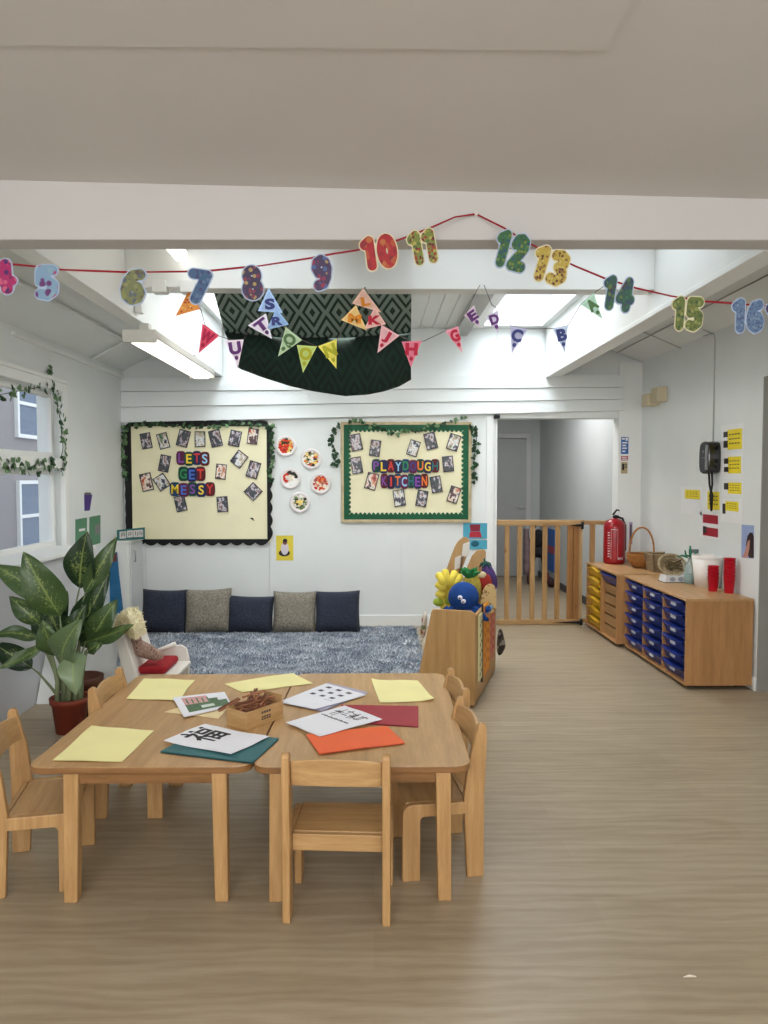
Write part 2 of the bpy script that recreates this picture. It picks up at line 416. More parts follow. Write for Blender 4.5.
# gable and header boards over the opening
b = B(); zs = 2.36
b.box(XL, PX - .001, YB, YB + .15, 2.03, zs); xj = [XL, yp(248, 350, YB).x, yp(497, 350, YB).x, XR]
b.prism([(XL, YB + .03, zs), (XR, YB + .03, zs), (XR, YB + .03, 2.58), (1.66, YB + .03, 3.0), (-1.46, YB + .03, 3.0), (XL, YB + .03, 2.5)], (0, .1, 0))
for x0, x1 in zip(xj, xj[1:]): b.prism([(x0 + .002, YB + .015, zs), (x1 - .002, YB + .015, zs), (x1 - .002, YB + .015, 2.98 if x1 < 2 else 2.58), (x0 + .002, YB + .015, 2.98 if x0 > -2 else 2.5)], (0, .015, 0))
struct(b.build('wall_gable', WHITE))
lv = [(422.5, 410.5), (407, 399), (391.5, 387), (377.5, 374)]
b = B()
for (l0, r0), (l1, r1) in zip(lv, lv[1:]):
    A, Bq = yp(123, l0, YB - .03), yp(627, r0, YB - .03); Cq, D = yp(627, r1 + .5, YB - .03), yp(123, l1 + .5, YB - .03)
    for q in (A, Bq, Cq, D): q.y = YB - .03
    A.y = Bq.y = YB - .045
    A.x = D.x = XL; Bq.x = Cq.x = yp(627, 400, YB - .03).x - .03
    b.prism([A, Bq, Cq, D], (0, .08, 0))
struct(b.build('trim_6', WHITE, recalc=True))
# purlins
PZ0 = 2.425
b = B(); b.box(-1.56, -1.455, 3.12, YB, PZ0, 2.95); struct(b.build('trim_7', WHITE2, bevel=.004))
b = B(); b.box(1.66, 1.80, 3.12, YB, PZ0, 2.95); b.box(1.655, 1.69, 3.12, YB, PZ0 - .012, PZ0 + .02); b.box(1.80, 1.86, 3.12, YB, PZ0 + .03, PZ0 + .09); struct(b.build('trim_8', WHITE2, bevel=.004))
# cross beam
cb0 = yp(374, 289, 4.35).z
b = B(); b.box(-1.455, 1.66, 4.35, 4.47, cb0, 3.0); struct(b.build('trim_9', WHITE2, bevel=.004))
# side slopes
b = B(); b.prism([(XL - .02, 3.12, 2.45), (XL - .02, YB + .1, 2.47), (-1.5, YB + .1, 2.95), (-1.5, 3.12, 2.95)], (0, 0, .05))
struct(b.build('ceiling.002', WHITE, recalc=True))
b = B(); b.prism([(XR + .02, 3.12, 2.54), (XR + .02, YB + .1, 2.565), (1.74, YB + .1, 2.93), (1.74, 3.12, 2.93)], (0, 0, .05))
struct(b.build('ceiling.003', WHITE, recalc=True))
b = B()
for k in (.33, .66):
    x = XL + k * .94; z = 2.455 + k * .5 - .006
    b.box(x - .016, x + .016, 3.125, YB, z - .008, z + .006)
x0, z0 = XL + .1, 2.50
b.prism([(XL + .02, 6.3, 2.468), (XL + .02, 6.33, 2.468), (-1.56, 6.33, 2.915), (-1.56, 6.3, 2.915)], (0, 0, -.012))
struct(b.build('trim_10', WHITE2))
b = B()
for k in (.30, .62):
    x = XR - k * .83; z = 2.55 + k * .38 - .004
    b.box(x - .003, x + .003, 3.125, YB, z - .003, z + .004)
for y in (5.6, 6.2): b.prism([(XR, y, 2.55), (XR, y + .008, 2.55), (1.86, y + .008, 2.865), (1.86, y, 2.865)], (0, 0, -.006))
struct(b.build('trim_11', mat('joint_grey', (158, 158, 156), .7)))  # thin grey strips along the ceiling panel joints
b = B(); b.box(XL, XL + .03, 4.95, 7.08, 2.40, 2.43); struct(b.build('trim_12', WHITE2, bevel=.003))
# centre ceiling of boards with skylight openings
b = B(); CZ = 2.89
sky = [(.93, 1.60, 5.2, 7.0), (.28, .80, 3.5, 4.25), (1.0, 1.6, 3.5, 4.25), (-1.40, -.92, 5.2, 7.0), (-1.0, -.3, 3.5, 4.25)]
xs = sorted({-1.5, 1.72, *[s[0] for s in sky], *[s[1] for s in sky]}); ys = sorted({3.06, 7.2, *[s[2] for s in sky], *[s[3] for s in sky]})
for x0, x1 in zip(xs, xs[1:]):
    for y0, y1 in zip(ys, ys[1:]):
        if not any(s[0] - .001 <= x0 and x1 <= s[1] + .001 and s[2] - .001 <= y0 and y1 <= s[3] + .001 for s in sky): b.box(x0, x1, y0, y1, CZ + .01, CZ + .06)
x = -.88
while x < .92:
    b.box(x + .004, x + .116, 4.5, 7.1, CZ, CZ + .012); x += .12
struct(b.build('ceiling.004', WHITE2))
for i, s in enumerate(sky):
    w = bpy.data.objects.new('window_%d' % (i + 2), None); col.objects.link(w); w.location = ((s[0] + s[1]) / 2, (s[2] + s[3]) / 2, CZ + .06); struct(w)
    b = B()
    for q in ((s[0] - .03, s[0], s[2] - .03, s[3] + .03), (s[1], s[1] + .03, s[2] - .03, s[3] + .03), (s[0], s[1], s[2] - .03, s[2]), (s[0], s[1], s[3], s[3] + .03)): b.box(*q, CZ + .06, CZ + .20)
    if s[3] - s[2] > 1: b.box(s[0], s[1], 6.1, 6.13, CZ + .12, CZ + .20)
    b.build('window_frame', WHITE2, w)
    B().box(*s[:4], CZ + .17, CZ + .176).build('window_pane', MATS['glass'], w)
b = B(); b.box(.78, .90, 4.5, YB, CZ - .07, CZ); struct(b.build('trim_13', mat('grey_paint', (176, 176, 174), .5, .03)))
b = B(); b.box(-.90, -.80, 4.5, YB, CZ - .07, CZ); struct(b.build('trim_14', mat('grey_paint', (176, 176, 174), .5, .03)))
# corridor beyond the gate
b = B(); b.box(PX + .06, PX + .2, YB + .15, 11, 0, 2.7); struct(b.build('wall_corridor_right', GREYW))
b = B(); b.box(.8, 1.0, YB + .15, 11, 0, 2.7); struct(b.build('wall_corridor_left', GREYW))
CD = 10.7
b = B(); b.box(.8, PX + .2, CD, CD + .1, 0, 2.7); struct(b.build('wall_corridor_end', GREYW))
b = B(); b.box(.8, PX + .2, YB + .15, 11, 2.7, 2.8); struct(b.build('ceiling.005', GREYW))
b = B(); b.box(PX + .046, PX + .06, YB + .15, CD, 0, .085); struct(b.build('baseboard_corridor', mat('dark_skirting', (72, 72, 74), .6)))
x0, x1 = yp(497, 450, CD).x, yp(526, 450, CD).x
b = B(); b.box(x0 - .3, x1, CD - .03, CD, .01, 2.02); d2 = struct(b.build('door_2', mat('corridor_door', (172, 175, 175), .5, .02)))
b = B(); b.box(x1 - .12, x1 - .03, CD - .06, CD - .03, 1.0, 1.03); b.build('door_handle', MATS['steel'], d2)
b = B(); b.box(x1, x1 + .07, CD - .04, CD, 0, 2.1); b.box(x0 - .3, x1, CD - .04, CD, 2.03, 2.1); struct(b.build('trim_15', mat('corridor_trim', (200, 200, 202), .5, .02), bevel=.004))
# building seen through the window
brick = None
m, nt, bs = newmat('brickwork'); br = nt.nodes.new('ShaderNodeTexBrick'); br.inputs['Scale'].default_value = 1
br.inputs['Brick Width'].default_value = .23; br.inputs['Row Height'].default_value = .075; br.inputs['Mortar Size'].default_value = .008
br.inputs['Color1'].default_value = rgb((120, 100, 98)); br.inputs['Color2'].default_value = rgb((98, 82, 84)); br.inputs['Mortar'].default_value = rgb((150, 146, 146))
mp = coords(nt, 'Object', (1, 1, 1), (PI / 2, 0, PI / 2)); nt.links.new(mp, br.inputs['Vector']); nt.links.new(br.outputs[0], bs.inputs['Base Color']); bs.inputs['Roughness'].default_value = .9
hs = thing('brick_building', 'brick building with white framed windows seen outside through the window', 'building', (-7.5, 9, -1))
b = B(); b.box(-9, -7.5, 2, 22, -1, 7); b.build('wall', m, hs)
for y in (5.0, 7.6, 10.2, 12.8, 15.4):
    for z in (-.1, 2.3):
        b = B()
        for q in ((y, y + .08, z, z + 1.5), (y + 1.22, y + 1.3, z, z + 1.5), (y + .08, y + 1.22, z, z + .08), (y + .08, y + 1.22, z + 1.42, z + 1.5), (y + .08, y + 1.22, z + .7, z + .77)): b.box(-7.52, -7.42, *q)
        f = b.build('window', WHITE2, hs); B().box(-7.5, -7.46, y + .08, y + 1.22, z + .08, z + 1.42).build('pane', mat('dull_glass', (92, 108, 130), .15), f)
b = B(); b.box(-12, -2.64, -3, 24, -1.1, -1.0); struct(b.build('floor.001', mat('tarmac', (110, 112, 116), .9, .1)))
# batten lights
LAMP = mat('lamp_diffuser', (255, 250, 240), .4, 0, emit=2.8)
lt = thing('ceiling_light', 'long white fluorescent batten light hanging under the left roof beam', 'light', (-1.45, 5.3, 2.27))
b = B(); b.box(-1.53, -1.325, 4.52, 6.12, 2.305, 2.35); b.box(-1.53, -1.325, 4.50, 4.53, 2.275, 2.352); b.box(-1.53, -1.325, 6.11, 6.14, 2.275, 2.352); b.build('housing', mat('lamp_housing', (205, 203, 196), .5, .02), lt, bevel=.004)
b = B(); b.prism([(-1.515, 4.53, 2.305), (-1.48, 4.53, 2.272), (-1.375, 4.53, 2.272), (-1.34, 4.53, 2.305)], (0, 1.58, 0)); b.build('diffuser', LAMP, lt, recalc=True)
for y in (4.7, 5.9): B().box(-1.48, -1.42, y - .03, y + .03, 2.35, PZ0).build('bracket', MATS['lamp_housing'], lt)
lt = thing('ceiling_light', 'short bright batten light between the downstand beam and the cross beam', 'light', (-1.12, 3.75, 2.6))
a0 = yp(182, 261, 4.3)
b = B(); b.box(a0.x - .035, a0.x + .035, 3.5, 4.3, a0.z + .05, a0.z + .1); b.build('housing', MATS['lamp_housing'], lt)
b = B(); b.box(a0.x - .03, a0.x + .03, 3.5, 4.3, a0.z, a0.z + .05); b.build('diffuser', LAMP, lt)
for y in (3.6, 4.2):
    b = B(); b.box(a0.x - .01, a0.x + .01, y - .01, y + .01, a0.z + .1, CZ + .01); b.build('bracket', MATS['lamp_housing'], lt)
# junction boxes and conduit by the cross beam
jb = thing('junction_box', 'white junction boxes and conduit fixed under the cross beam end', 'junction box', (-1.2, 4.33, 2.6))
b = B(); p = yp(150, 285, 4.3); q = yp(200, 290, 4.3)
b.box(p.x, q.x, 4.29, 4.345, p.z - .012, p.z + .02); b.build('conduit', WHITE2, jb)
for px in (160, 188):
    p = yp(px, 287, 4.3); B().box(p.x - .04, p.x + .04, 4.27, 4.345, p.z - .035, p.z + .035).build('box', WHITE2, jb, bevel=.004)
b = B(); p = yp(139, 300, 4.6); b.box(-1.45, -1.41, 4.5, 4.56, PZ0 + .03, 2.62); b.build('conduit', WHITE2, jb)
# beige alarm box, conduit, cable
a = xp(646, 408, XR); c = xp(668, 389, XR)
t = thing('alarm_box', 'beige wall box high on the right wall', 'wall box', (XR, (a.y + c.y) / 2, a.z))
BEI = mat('beige_plastic', (206, 194, 164), .5, .03)
c = xp(657.5, 388, XR - .05); b = B(); b.box(XR - .09, XR, c.y - .10, c.y + .06, a.z + .01, c.z); b.build('casing', BEI, t, bevel=.008)
b = B(); b.box(XR - .12, XR, c.y + .0605, c.y + .20, a.z - .01, a.z + .10); b.build('side_casing', BEI, t, bevel=.006)
a = xp(716, 335, XR); d = xp(713, 443, XR)
b = B(); b.tube([(XR - .006, a.y + .2, a.z + .03), (XR - .006, a.y + .03, a.z + .02), (XR - .006, a.y, a.z - .03), (XR - .006, a.y, d.z)], .005, 6)
tag(b.build('wall_cable', mat('grey_cable', (190, 192, 190), .5)), 'thin pale cable running down the right wall to the black dispenser', 'cable')
# ================================================================ TABLES AND CHAIRS
BEECH = wood('beech', (198, 158, 108), (166, 126, 80), (16, 16, 1.3))
BEECHX = wood('beech_across', (200, 162, 112), (170, 131, 85), (1.3, 16, 16))
TOPW = wood('beech_laminate', (202, 162, 112), (174, 134, 88), (11, .9, 11), .36)
TOPW2 = wood('beech_laminate_pale', (206, 168, 118), (178, 140, 94), (11, .9, 11), .36)
EDGE = wood('dark_ply_edge', (150, 108, 66), (118, 82, 48), (2, 2, 30))
TZ = .473
def table(x0, x1, y0, y1, x0b, x1b, label, lx, topm):
    cx, cy = (x0 + x1) / 2, (y0 + y1) / 2
    t = thing('classroom_table', label, 'table', (cx, cy, 0), 0, 'classroom tables')
    p = rounded_rect(x0, x1, y0, y1, .055, TZ - .024)
    for q in p: q.x += ((x0b - x0) * (1 - (q.x - x0) / (x1 - x0)) + (x1b - x1) * (q.x - x0) / (x1 - x0)) * (q.y - y0) / (y1 - y0)
    b = B(); b.prism(p, (0, 0, .024), 0, 1); b.build('tabletop', [topm, EDGE], t, bevel=.004)
    ax0, ax1, ay0, ay1 = lx[0], lx[1], y0 + .024, y1 - .04
    b = B()
    for q in ((ax0, ax1, ay0, ay0 + .02), (ax0, ax1, ay1 - .02, ay1), (ax0, ax0 + .02, ay0, ay1), (ax1 - .02, ax1, ay0, ay1)): b.box(*q, TZ - .065, TZ - .024)
    b.build('apron', EDGE, t)
    for sx, x in ((-1, ax0), (1, ax1)):
        for sy, y in ((-1, ay0), (1, ay1)):
            xa, xb = (x - .012, x + .04) if sx < 0 else (x - .04, x + .012)
            ya, yb_ = (y - .012, y + .038) if sy < 0 else (y - .038, y + .012)
            b = B(); s = sx * .006; u = sy * .010; g = .003
            lo = [V((xa + s + g, ya + u + g, 0)), V((xb + s - g, ya + u + g, 0)), V((xb + s - g, yb_ + u - g, 0)), V((xa + s + g, yb_ + u - g, 0))]
            hi = [V((xa, ya, TZ - .0245)), V((xb, ya, TZ - .0245)), V((xb, yb_, TZ - .0245)), V((xa, yb_, TZ - .0245))]
            vl = [b.bm.verts.new(q) for q in lo]; vh = [b.bm.verts.new(q) for q in hi]
            b.face(vl[::-1]); b.face(vh)
            for i in range(4): b.face((vl[i], vl[(i + 1) % 4], vh[(i + 1) % 4], vh[i]))
            b.build('leg', BEECH, t, bevel=.005)
    return t
table(-1.180, -.419, 2.435, 3.612, -1.170, -.388, 'beech nursery table on the left, carrying the teal folder and the box of sticks', (-1.045, -.515), TOPW)
table(-.415, .332, 2.43, 3.618, -.384, .348, 'beech nursery table on the right, carrying the orange and crimson sheets', (-.345, .25), TOPW2)

def smooth_poly(pts, n=3):
    """round a closed outline by corner cutting"""
    for _ in range(n):
        q = []
        for i, a in enumerate(pts):
            c = pts[(i + 1) % len(pts)]
            q += [(a[0] * .75 + c[0] * .25, a[1] * .75 + c[1] * .25), (a[0] * .25 + c[0] * .75, a[1] * .25 + c[1] * .75)]
        pts = q
    return pts
def arc(cx, cy, r, a0, a1, n=6): return [(cx + r * math.cos(R(a0 + (a1 - a0) * k / n)), cy + r * math.sin(R(a0 + (a1 - a0) * k / n))) for k in range(n + 1)]
def make_chair(label):
    t = thing('nursery_chair', label, 'chair', (0, 0, 0), 0, 'wooden nursery chairs')
    for s in (-1, 1):
        x = s * .163 - .013
        prof = [(-.168, 0), (-.105, 0), (-.098, .15), (-.092, .29), (-.108, .42), (-.142, .545)] + arc(-.158, .548, .017, 10, 170, 5) + [(-.176, .50), (-.168, .30)]
        B().prism([(x, y, z) for y, z in prof], (.026, 0, 0)).build('back_leg', BEECH, t, bevel=.004)
        prof = [(.068, 0), (.133, 0)] + arc(.095, .242, .038, 0, 90, 5) + [(-.099, .28), (-.103, .235)] + [(.050, .235)] + arc(.050, .217, .018, 90, 0, 4)
        B().prism([(x, y, z) for y, z in prof], (.026, 0, 0)).build('front_leg', BEECH, t, bevel=.004)
    b = B(); b.box(-.1495, .1495, -.10, .118, .262, .279); b.build('seat', BEECHX, t, bevel=.004)
    b = B(); b.box(-.1495, .1495, -.122, -.103, .222, .278); b.build('seat_rail', BEECHX, t, bevel=.003)
    b = B(); b.box(-.1495, .1495, .085, .103, .222, .2615); b.build('seat_rail', BEECHX, t, bevel=.003)
    b = B(); n = 12                                           # curved back board with an arched top edge
    A = []
    for i in range(n + 1):
        u = -1 + 2 * i / n; x = u * .1495; y = -.139 - .018 * (1 - u * u); zt = .533 + .017 * (1 - u * u); zb = .447 + .006 * (1 - u * u)
        A.append([b.bm.verts.new((x, y + dy - (z - .447) * .18, z)) for dy, z in ((0, zb), (0, zt), (.014, zt), (.014, zb))])
    for p, q in zip(A, A[1:]):
        for k in range(4): b.face((p[k], p[(k + 1) % 4], q[(k + 1) % 4], q[k]), 0, False)
    b.face(A[0]); b.face(A[-1][::-1]); b.build('backrest', BEECHX, t, bevel=.004, recalc=True)
    return t
ch = make_chair('nursery chair in front, its back to the camera at the right table')
ch.location = (-.114, 2.472, 0); ch.rotation_euler = (0, 0, R(-3.5))
for x, y, rz, lab in (
    (-1.205, 2.665, -78.5, 'nursery chair at the left edge of the photo, facing the left table'),
    (-1.035, 3.235, -90, 'nursery chair beyond, on the left side near the potted plant'),
    (.212, 2.745, 97, 'nearer chair on the right side, pulled up to the right table'),
    (.215, 3.19, 95, 'farther chair on the right side, mostly hidden, beside the toy unit')):
    dup(ch, (x, y, 0), (0, 0, R(rz)), lab)

# ================================================================ PAPERS ON THE TABLES
def paper(name, label, cat, cs, m, z, lift=0, group=None, curl=(), thick=.0012, marks=None, mats=()):
    """cs: the four corners (a, b, c, d going round) measured on the table plane"""
    P = [zp(x, y, z) for x, y in cs]
    rnd = random.random() * 50
    def fn(u, v, dz=0):
        p = (P[0] * (1 - u) + P[1] * u) * (1 - v) + (P[3] * (1 - u) + P[2] * u) * v
        h = lift * (noise.noise((u * 2.2, v * 2.2, rnd)) + .6)
        for cu, cv, hh, rr in curl:
            dd = math.hypot(u - cu, v - cv)
            if dd < rr: h += hh * (1 - dd / rr) ** 2
        return V((p.x, p.y, z + max(h, 0) + dz))
    b = B(); b.grid(fn, 14, 14); 
    for e in range(1):
        b.grid(lambda u, v: fn(1 - u, v, -thick), 14, 14)
    if marks: marks(b, lambda u, v: fn(u, v, .0006))
    o = b.build(name, [m, *mats])
    return tag(o, label, cat, group)
YEL = mat('yellow_sugar_paper', (249, 240, 172), .8, .03, 5)
WP = mat('white_sheet', (240, 240, 246), .6, .015, 5)
INK = mat('black_ink', (28, 28, 30), .6, .1)
G = 'yellow sheets on the tables'
Z0 = TZ + .002
paper('yellow_sheet', 'yellow sheet at the near left corner of the left table', 'paper', [(91.4, 726), (154, 731), (122, 762), (52.5, 761)], YEL, Z0, .004, G)
paper('yellow_sheet', 'yellow sheet at the far left corner of the left table', 'paper', [(144, 678.6), (195, 680), (179, 700.6), (126, 699)], YEL, Z0, .004, G)
paper('yellow_sheet', 'yellow sheet lying behind the box of sticks', 'paper', [(224.6, 684), (293, 673.5), (313, 683.7), (242, 692.5)], YEL, Z0, .004, G)
paper('yellow_sheet', 'yellow sheet with curled corner at the far end of the right table', 'paper', [(371.3, 680), (417.7, 680.5), (434.6, 701), (380, 703)], YEL, Z0, .003, G, curl=((1, 1, .012, .35), (0, 0, .008, .2)))
paper('cream_sheet', 'cream sheet under the printed landscape picture', 'paper', [(164, 712), (186, 705), (228, 708), (218, 718.8)], mat('cream_paper', (240, 218, 170), .8, .03), Z0, .001)
def q(b, fn, u0, u1, v0, v1, mi, n=6): b.grid(lambda u, v: fn(u0 + (u1 - u0) * u, v0 + (v1 - v0) * v), n, n, mi)
def land(b, fn):
    q(b, fn, .14, .62, .10, .48, 1); q(b, fn, .62, .80, .3, .48, 2); q(b, fn, .14, .96, .48, .86, 2); q(b, fn, .42, .68, .62, .76, 3)
    for k in range(5): q(b, fn, .2 + .1 * k, .23 + .1 * k, .18 + .04 * (k % 2), .46, 2, 1)
paper('landscape_print', 'white sheet printed with a pink and green landscape', 'picture', [(172.5, 697.5), (224.5, 692), (232.5, 706.5), (184, 717.5)], WP, Z0 + .005, .002, None, (), .001, land,
      (mat('print_pink', (214, 160, 158), .5, .15, 60), mat('print_green', (74, 108, 70), .5, .35, 60), mat('print_pale', (214, 222, 214), .5, .1, 60)))
TEAL = mat('teal_card', (62, 112, 116), .6, .05)
paper('teal_folder', 'teal card folder under the black calligraphy sheet', 'folder', [(159.5, 751.5), (199, 731), (279.5, 738), (252, 762.5)], TEAL, TZ + .006, 0, None, (), .0055)
def fu(b, fn):
    vs, fs, w, h = TXT['fu']
    for du, dv in ((0, 0), (.006, 0), (-.006, 0), (0, .006), (0, -.006)): put_text(b, 'fu', lambda x, y, l: fn(.54 + du + x / w * .56, .28 + dv - y / h * .50), 1)
paper('calligraphy_sheet', 'white sheet brushed with one big black Chinese character', 'paper', [(163.5, 741.5), (205, 724.5), (269.5, 737.5), (231, 755.5)], WP, TZ + .009, .005, None, (), .001, fu, (INK,))
paper('lilac_folder', 'lilac plastic folder under the sheet with rows of small pictures', 'folder', [(279, 701.5), (328, 682.5), (368, 692), (322, 711)], mat('lilac_plastic', (176, 172, 196), .35, .03), TZ + .005, 0, None, (), .004)
def rows(b, fn):
    for j in range(3):
        for i in range(3):
            u = .50 + .17 * j; v = .16 + .25 * i
            q(b, fn, u, u + .07, v, v + .11, 1, 1)
    for k in range(3): q(b, fn, .42, .435, .66 + .07 * k, .70 + .07 * k, 1, 1)
paper('picture_grid_sheet', 'white sheet printed with rows of small dark pictures', 'paper', [(278.5, 702), (326, 683.5), (366.8, 695), (315, 709.5)], WP, TZ + .0075, .002, None, (), .001, rows, (mat('print_dark', (70, 70, 86), .5, .3, 90),))
paper('crimson_folder', 'crimson card folder partly under a white sheet', 'folder', [(341, 704.5), (418.3, 706), (418.5, 726.5), (338, 722)], mat('crimson_card', (166, 52, 62), .6, .05), TZ + .0045, 0, None, (), .004)
paper('orange_sheet', 'bright orange sheet at the near edge of the right table', 'paper', [(306, 735), (387, 726), (405, 743), (319.6, 754.5)], mat('orange_paper', (244, 112, 66), .7, .03), Z0 + .004, .003, None, (), .003)
def scrib(b, fn):
    rr = random.Random(4)
    for k in range(16): q(b, fn, .52 + .006 * (k % 2), .55 + .006 * (k % 3), .10 + k * .046, .135 + k * .046, 1, 1)
    for cx, cy in ((.78, .28), (.76, .66)):
        for k in range(9):
            u = cx + rr.uniform(-.11, .1); v = cy + rr.uniform(-.14, .14)
            if k % 2: q(b, fn, u, u + .02, v - .08, v + .08, 1, 3)
            else: q(b, fn, u - .09, u + .09, v, v + .02, 1, 3)
paper('lettered_sheet', 'white sheet with thin printed strokes and a line of small print, over the crimson folder', 'paper', [(285.7, 722.6), (345, 706), (382.5, 719.5), (319.6, 737)], WP, TZ + .010, .004, None, (), .001, scrib, (INK,))
# box of sticks
WB = wood('thin_box_wood', (196, 160, 112), (170, 132, 86), (4, 4, 30))
c0 = zp(246.5, 731, TZ)
ang = R(52); bw = .20; bd = .115; bh = .07
bx = thing('wooden_box', 'small open wooden box with stamped marks standing on the left table', 'box', (c0.x, c0.y, TZ), ang)
b = B(); w = .006
b.box(0, bw, 0, w, 0, bh); b.box(0, bw, bd - w, bd, 0, bh + .006); b.box(0, w, w, bd - w, 0, bh); b.box(bw - w, bw, w, bd - w, 0, bh + .025); b.box(w, bw - w, w, bd - w, 0, .006)
b.build('box_body', WB, bx, world=False, bevel=.0015)
b = B()
rr = random.Random(3)
for j, (z, n) in enumerate(((.046, 4), (.03, 4), (.021, 4))):
    for k in range(n): b.box(bw * .40 + k * .013, bw * .40 + k * .013 + .009, -.0008, .0002, z, z + (.006 if j else .009))
b.build('stamped_mark', mat('grey_ink', (72, 66, 64), .7), bx, world=False)
STK = [mat('brown_stick_%d' % i, c, .6, .15, 40) for i, c in enumerate(((136, 88, 62), (112, 70, 50), (158, 106, 76)))]
base = None
Mb = Matrix.Translation((c0.x, c0.y, TZ)) @ Matrix.Rotation(ang, 4, 'Z')
protos = []
for k in range(3):
    b = B(); b.tube([(-.045, 0, 0), (.040, 0, 0), (.049, 0, 0)], [.0045, .0045, .0015], 7); protos.append(b)
obs = []
for i in range(54):
    lx_, ly = rr.uniform(.03, bw - .03), rr.uniform(.03, bd - .03)
    lz = .018 + .108 * (i / 54) * (1 - .5 * abs(lx_ / bw - .5) * 2)
    a = rr.choice((.6, 1.0, -.5, 2.2, .2)) + rr.uniform(-.4, .4); tl = rr.uniform(-.35, .35) * (i / 54)
    # keep the ends inside the box
    ex, ey = abs(math.cos(a)) * .05, abs(math.sin(a)) * .05
    lx_ = min(max(lx_, ex + .012), bw - ex - .012) if bw > 2 * ex + .024 else bw / 2
    ly = min(max(ly, ey + .012), bd - ey - .012) if bd > 2 * ey + .024 else bd / 2
    p = Mb @ V((lx_, ly, lz))
    if i < 3: o = protos[i].build('wooden_stick', STK[i], origin=(0, 0, 0)); obs.append(o)
    else: o = obs[i % 3].copy(); col.objects.link(o)
    o.location = p; o.rotation_euler = (0, tl, ang + a)
    tag(o, 'slim reddish brown stick heaped in the small wooden box', 'stick', 'brown sticks in the wooden box')
for k, (lx_, ly, a) in enumerate(((.012, .11, 2.5), (.018, .125, 2.3))):
    o = obs[k].copy(); col.objects.link(o); o.location = Mb @ V((lx_, ly, .078)); o.rotation_euler = (0, .5, ang + a)
    tag(o, 'slim brown stick jutting up over the left edge of the wooden box, %s' % ('the lower one' if k else 'the upper one'), 'stick', 'brown sticks in the wooden box')
# ================================================================ DISPLAY BOARDS ON THE BACK WALL
YW = YB - .001
IVY = mat('ivy_leaf', (38, 66, 40), .5, .3, 40)
IVYL = mat('ivy_leaf_light', (92, 122, 84), .5, .35, 30)
STEM = mat('ivy_stem', (60, 84, 48), .6, .1)
def ivy_leaf(b, c, n, s, ang, mi=0):
    """five pointed leaf lying roughly in the plane with normal n"""
    n = n.normalized(); x = n.orthogonal().normalized(); y = n.cross(x)
    x, y = x * math.cos(ang) + y * math.sin(ang), y * math.cos(ang) - x * math.sin(ang)
    pts = [(0, -.45), (.30, -.42), (.5, -.1), (.27, .05), (.25, .28), (0, .6), (-.25, .28), (-.27, .05), (-.5, -.1), (-.30, -.42)]
    m = b.bm.verts.new(c + n * s * .12)
    vs = [b.bm.verts.new(c + x * (px * s) + y * (py * s)) for px, py in pts]
    for i in range(len(vs)): b.face((m, vs[i], vs[(i + 1) % len(vs)]), mi)
def garland(label, pts, n, out, size=.045, seed=1, group=None, mats=(IVY, IVYL), spread=.02):
    rr = random.Random(seed); pts = [V(p) for p in pts]
    t = thing('ivy_garland', label, 'ivy garland', pts[0], 0, group)
    seg = [(b_ - a).length for a, b_ in zip(pts, pts[1:])]; L = sum(seg)
    def at(d):
        for a, b_, l in zip(pts, pts[1:], seg):
            if d <= l: return a.lerp(b_, d / l)
            d -= l
        return pts[-1]
    out = V(out)
    b = B(); k = max(4, int(L / .06)); path = [at(L * i / k) + out * (.006 + .004 * math.sin(i * 2.1)) for i in range(k + 1)]
    b.tube(path, .003, 5); b.build('vine', STEM, t)
    b = B()
    for i in range(n):
        p = at(L * (i + rr.random() * .8) / n) + out * rr.uniform(.012, .03)
        j = V([rr.uniform(-1, 1) for _ in range(3)]); j -= out * j.dot(out); p = p + j * spread
        nn = out + V((rr.uniform(-.5, .5), rr.uniform(-.5, .5), rr.uniform(-.3, .6)))
        ivy_leaf(b, p, nn, size * rr.uniform(.75, 1.25), rr.uniform(0, 6.28), 0 if rr.random() < .6 else 1)
    b.build('leaves', list(mats), t)
    return t
def W(px, py, off=0): p = yp(px, py, YW); return V((p.x, YW - off, p.z))
def scallop(p, q, nrm, w, n, amp, sharp=.0):
    """points along p-q pushed out along nrm in round bumps"""
    r = []
    for i in range(n * 8 + 1):
        u = i / (n * 8); r.append(p.lerp(q, u) + nrm * (w + amp * abs(math.sin(PI * n * u))))
    return r
def ring(b, inner, outer, y, th, mi=0):
    """flat band between two closed outlines of equal count in the wall plane"""
    n = len(inner)
    A = [b.bm.verts.new((p.x, y, p.z)) for p in inner]; O = [b.bm.verts.new((p.x, y, p.z)) for p in outer]
    A2 = [b.bm.verts.new((p.x, y + th, p.z)) for p in inner]; O2 = [b.bm.verts.new((p.x, y + th, p.z)) for p in outer]
    for i in range(n):
        j = (i + 1) % n
        b.face((A[i], A[j], O[j], O[i]), mi); b.face((O[i], O[j], O2[j], O2[i]), mi); b.face((A[j], A[i], A2[i], A2[j]), mi)
CREAM = mat('cream_backing_paper', (238, 232, 196), .8, .03, 4)
PHB = mat('photo_border', (52, 50, 58), .5, .05)
PIC = picture('photo_print', [(32, 30, 40), (76, 62, 84), (150, 118, 106), (206, 204, 210), (88, 70, 84), (60, 78, 76), (42, 40, 58), (170, 160, 164)], 1.9)
PIC2 = picture('photo_print_warm', [(52, 32, 34), (180, 60, 50), (206, 150, 120), (236, 226, 214), (90, 50, 54), (60, 50, 60)], 1.8)
PIC3 = picture('photo_print_green', [(30, 44, 40), (64, 120, 84), (190, 170, 150), (226, 228, 226), (70, 70, 86), (40, 40, 54)], 1.8)
PHOTO = {}
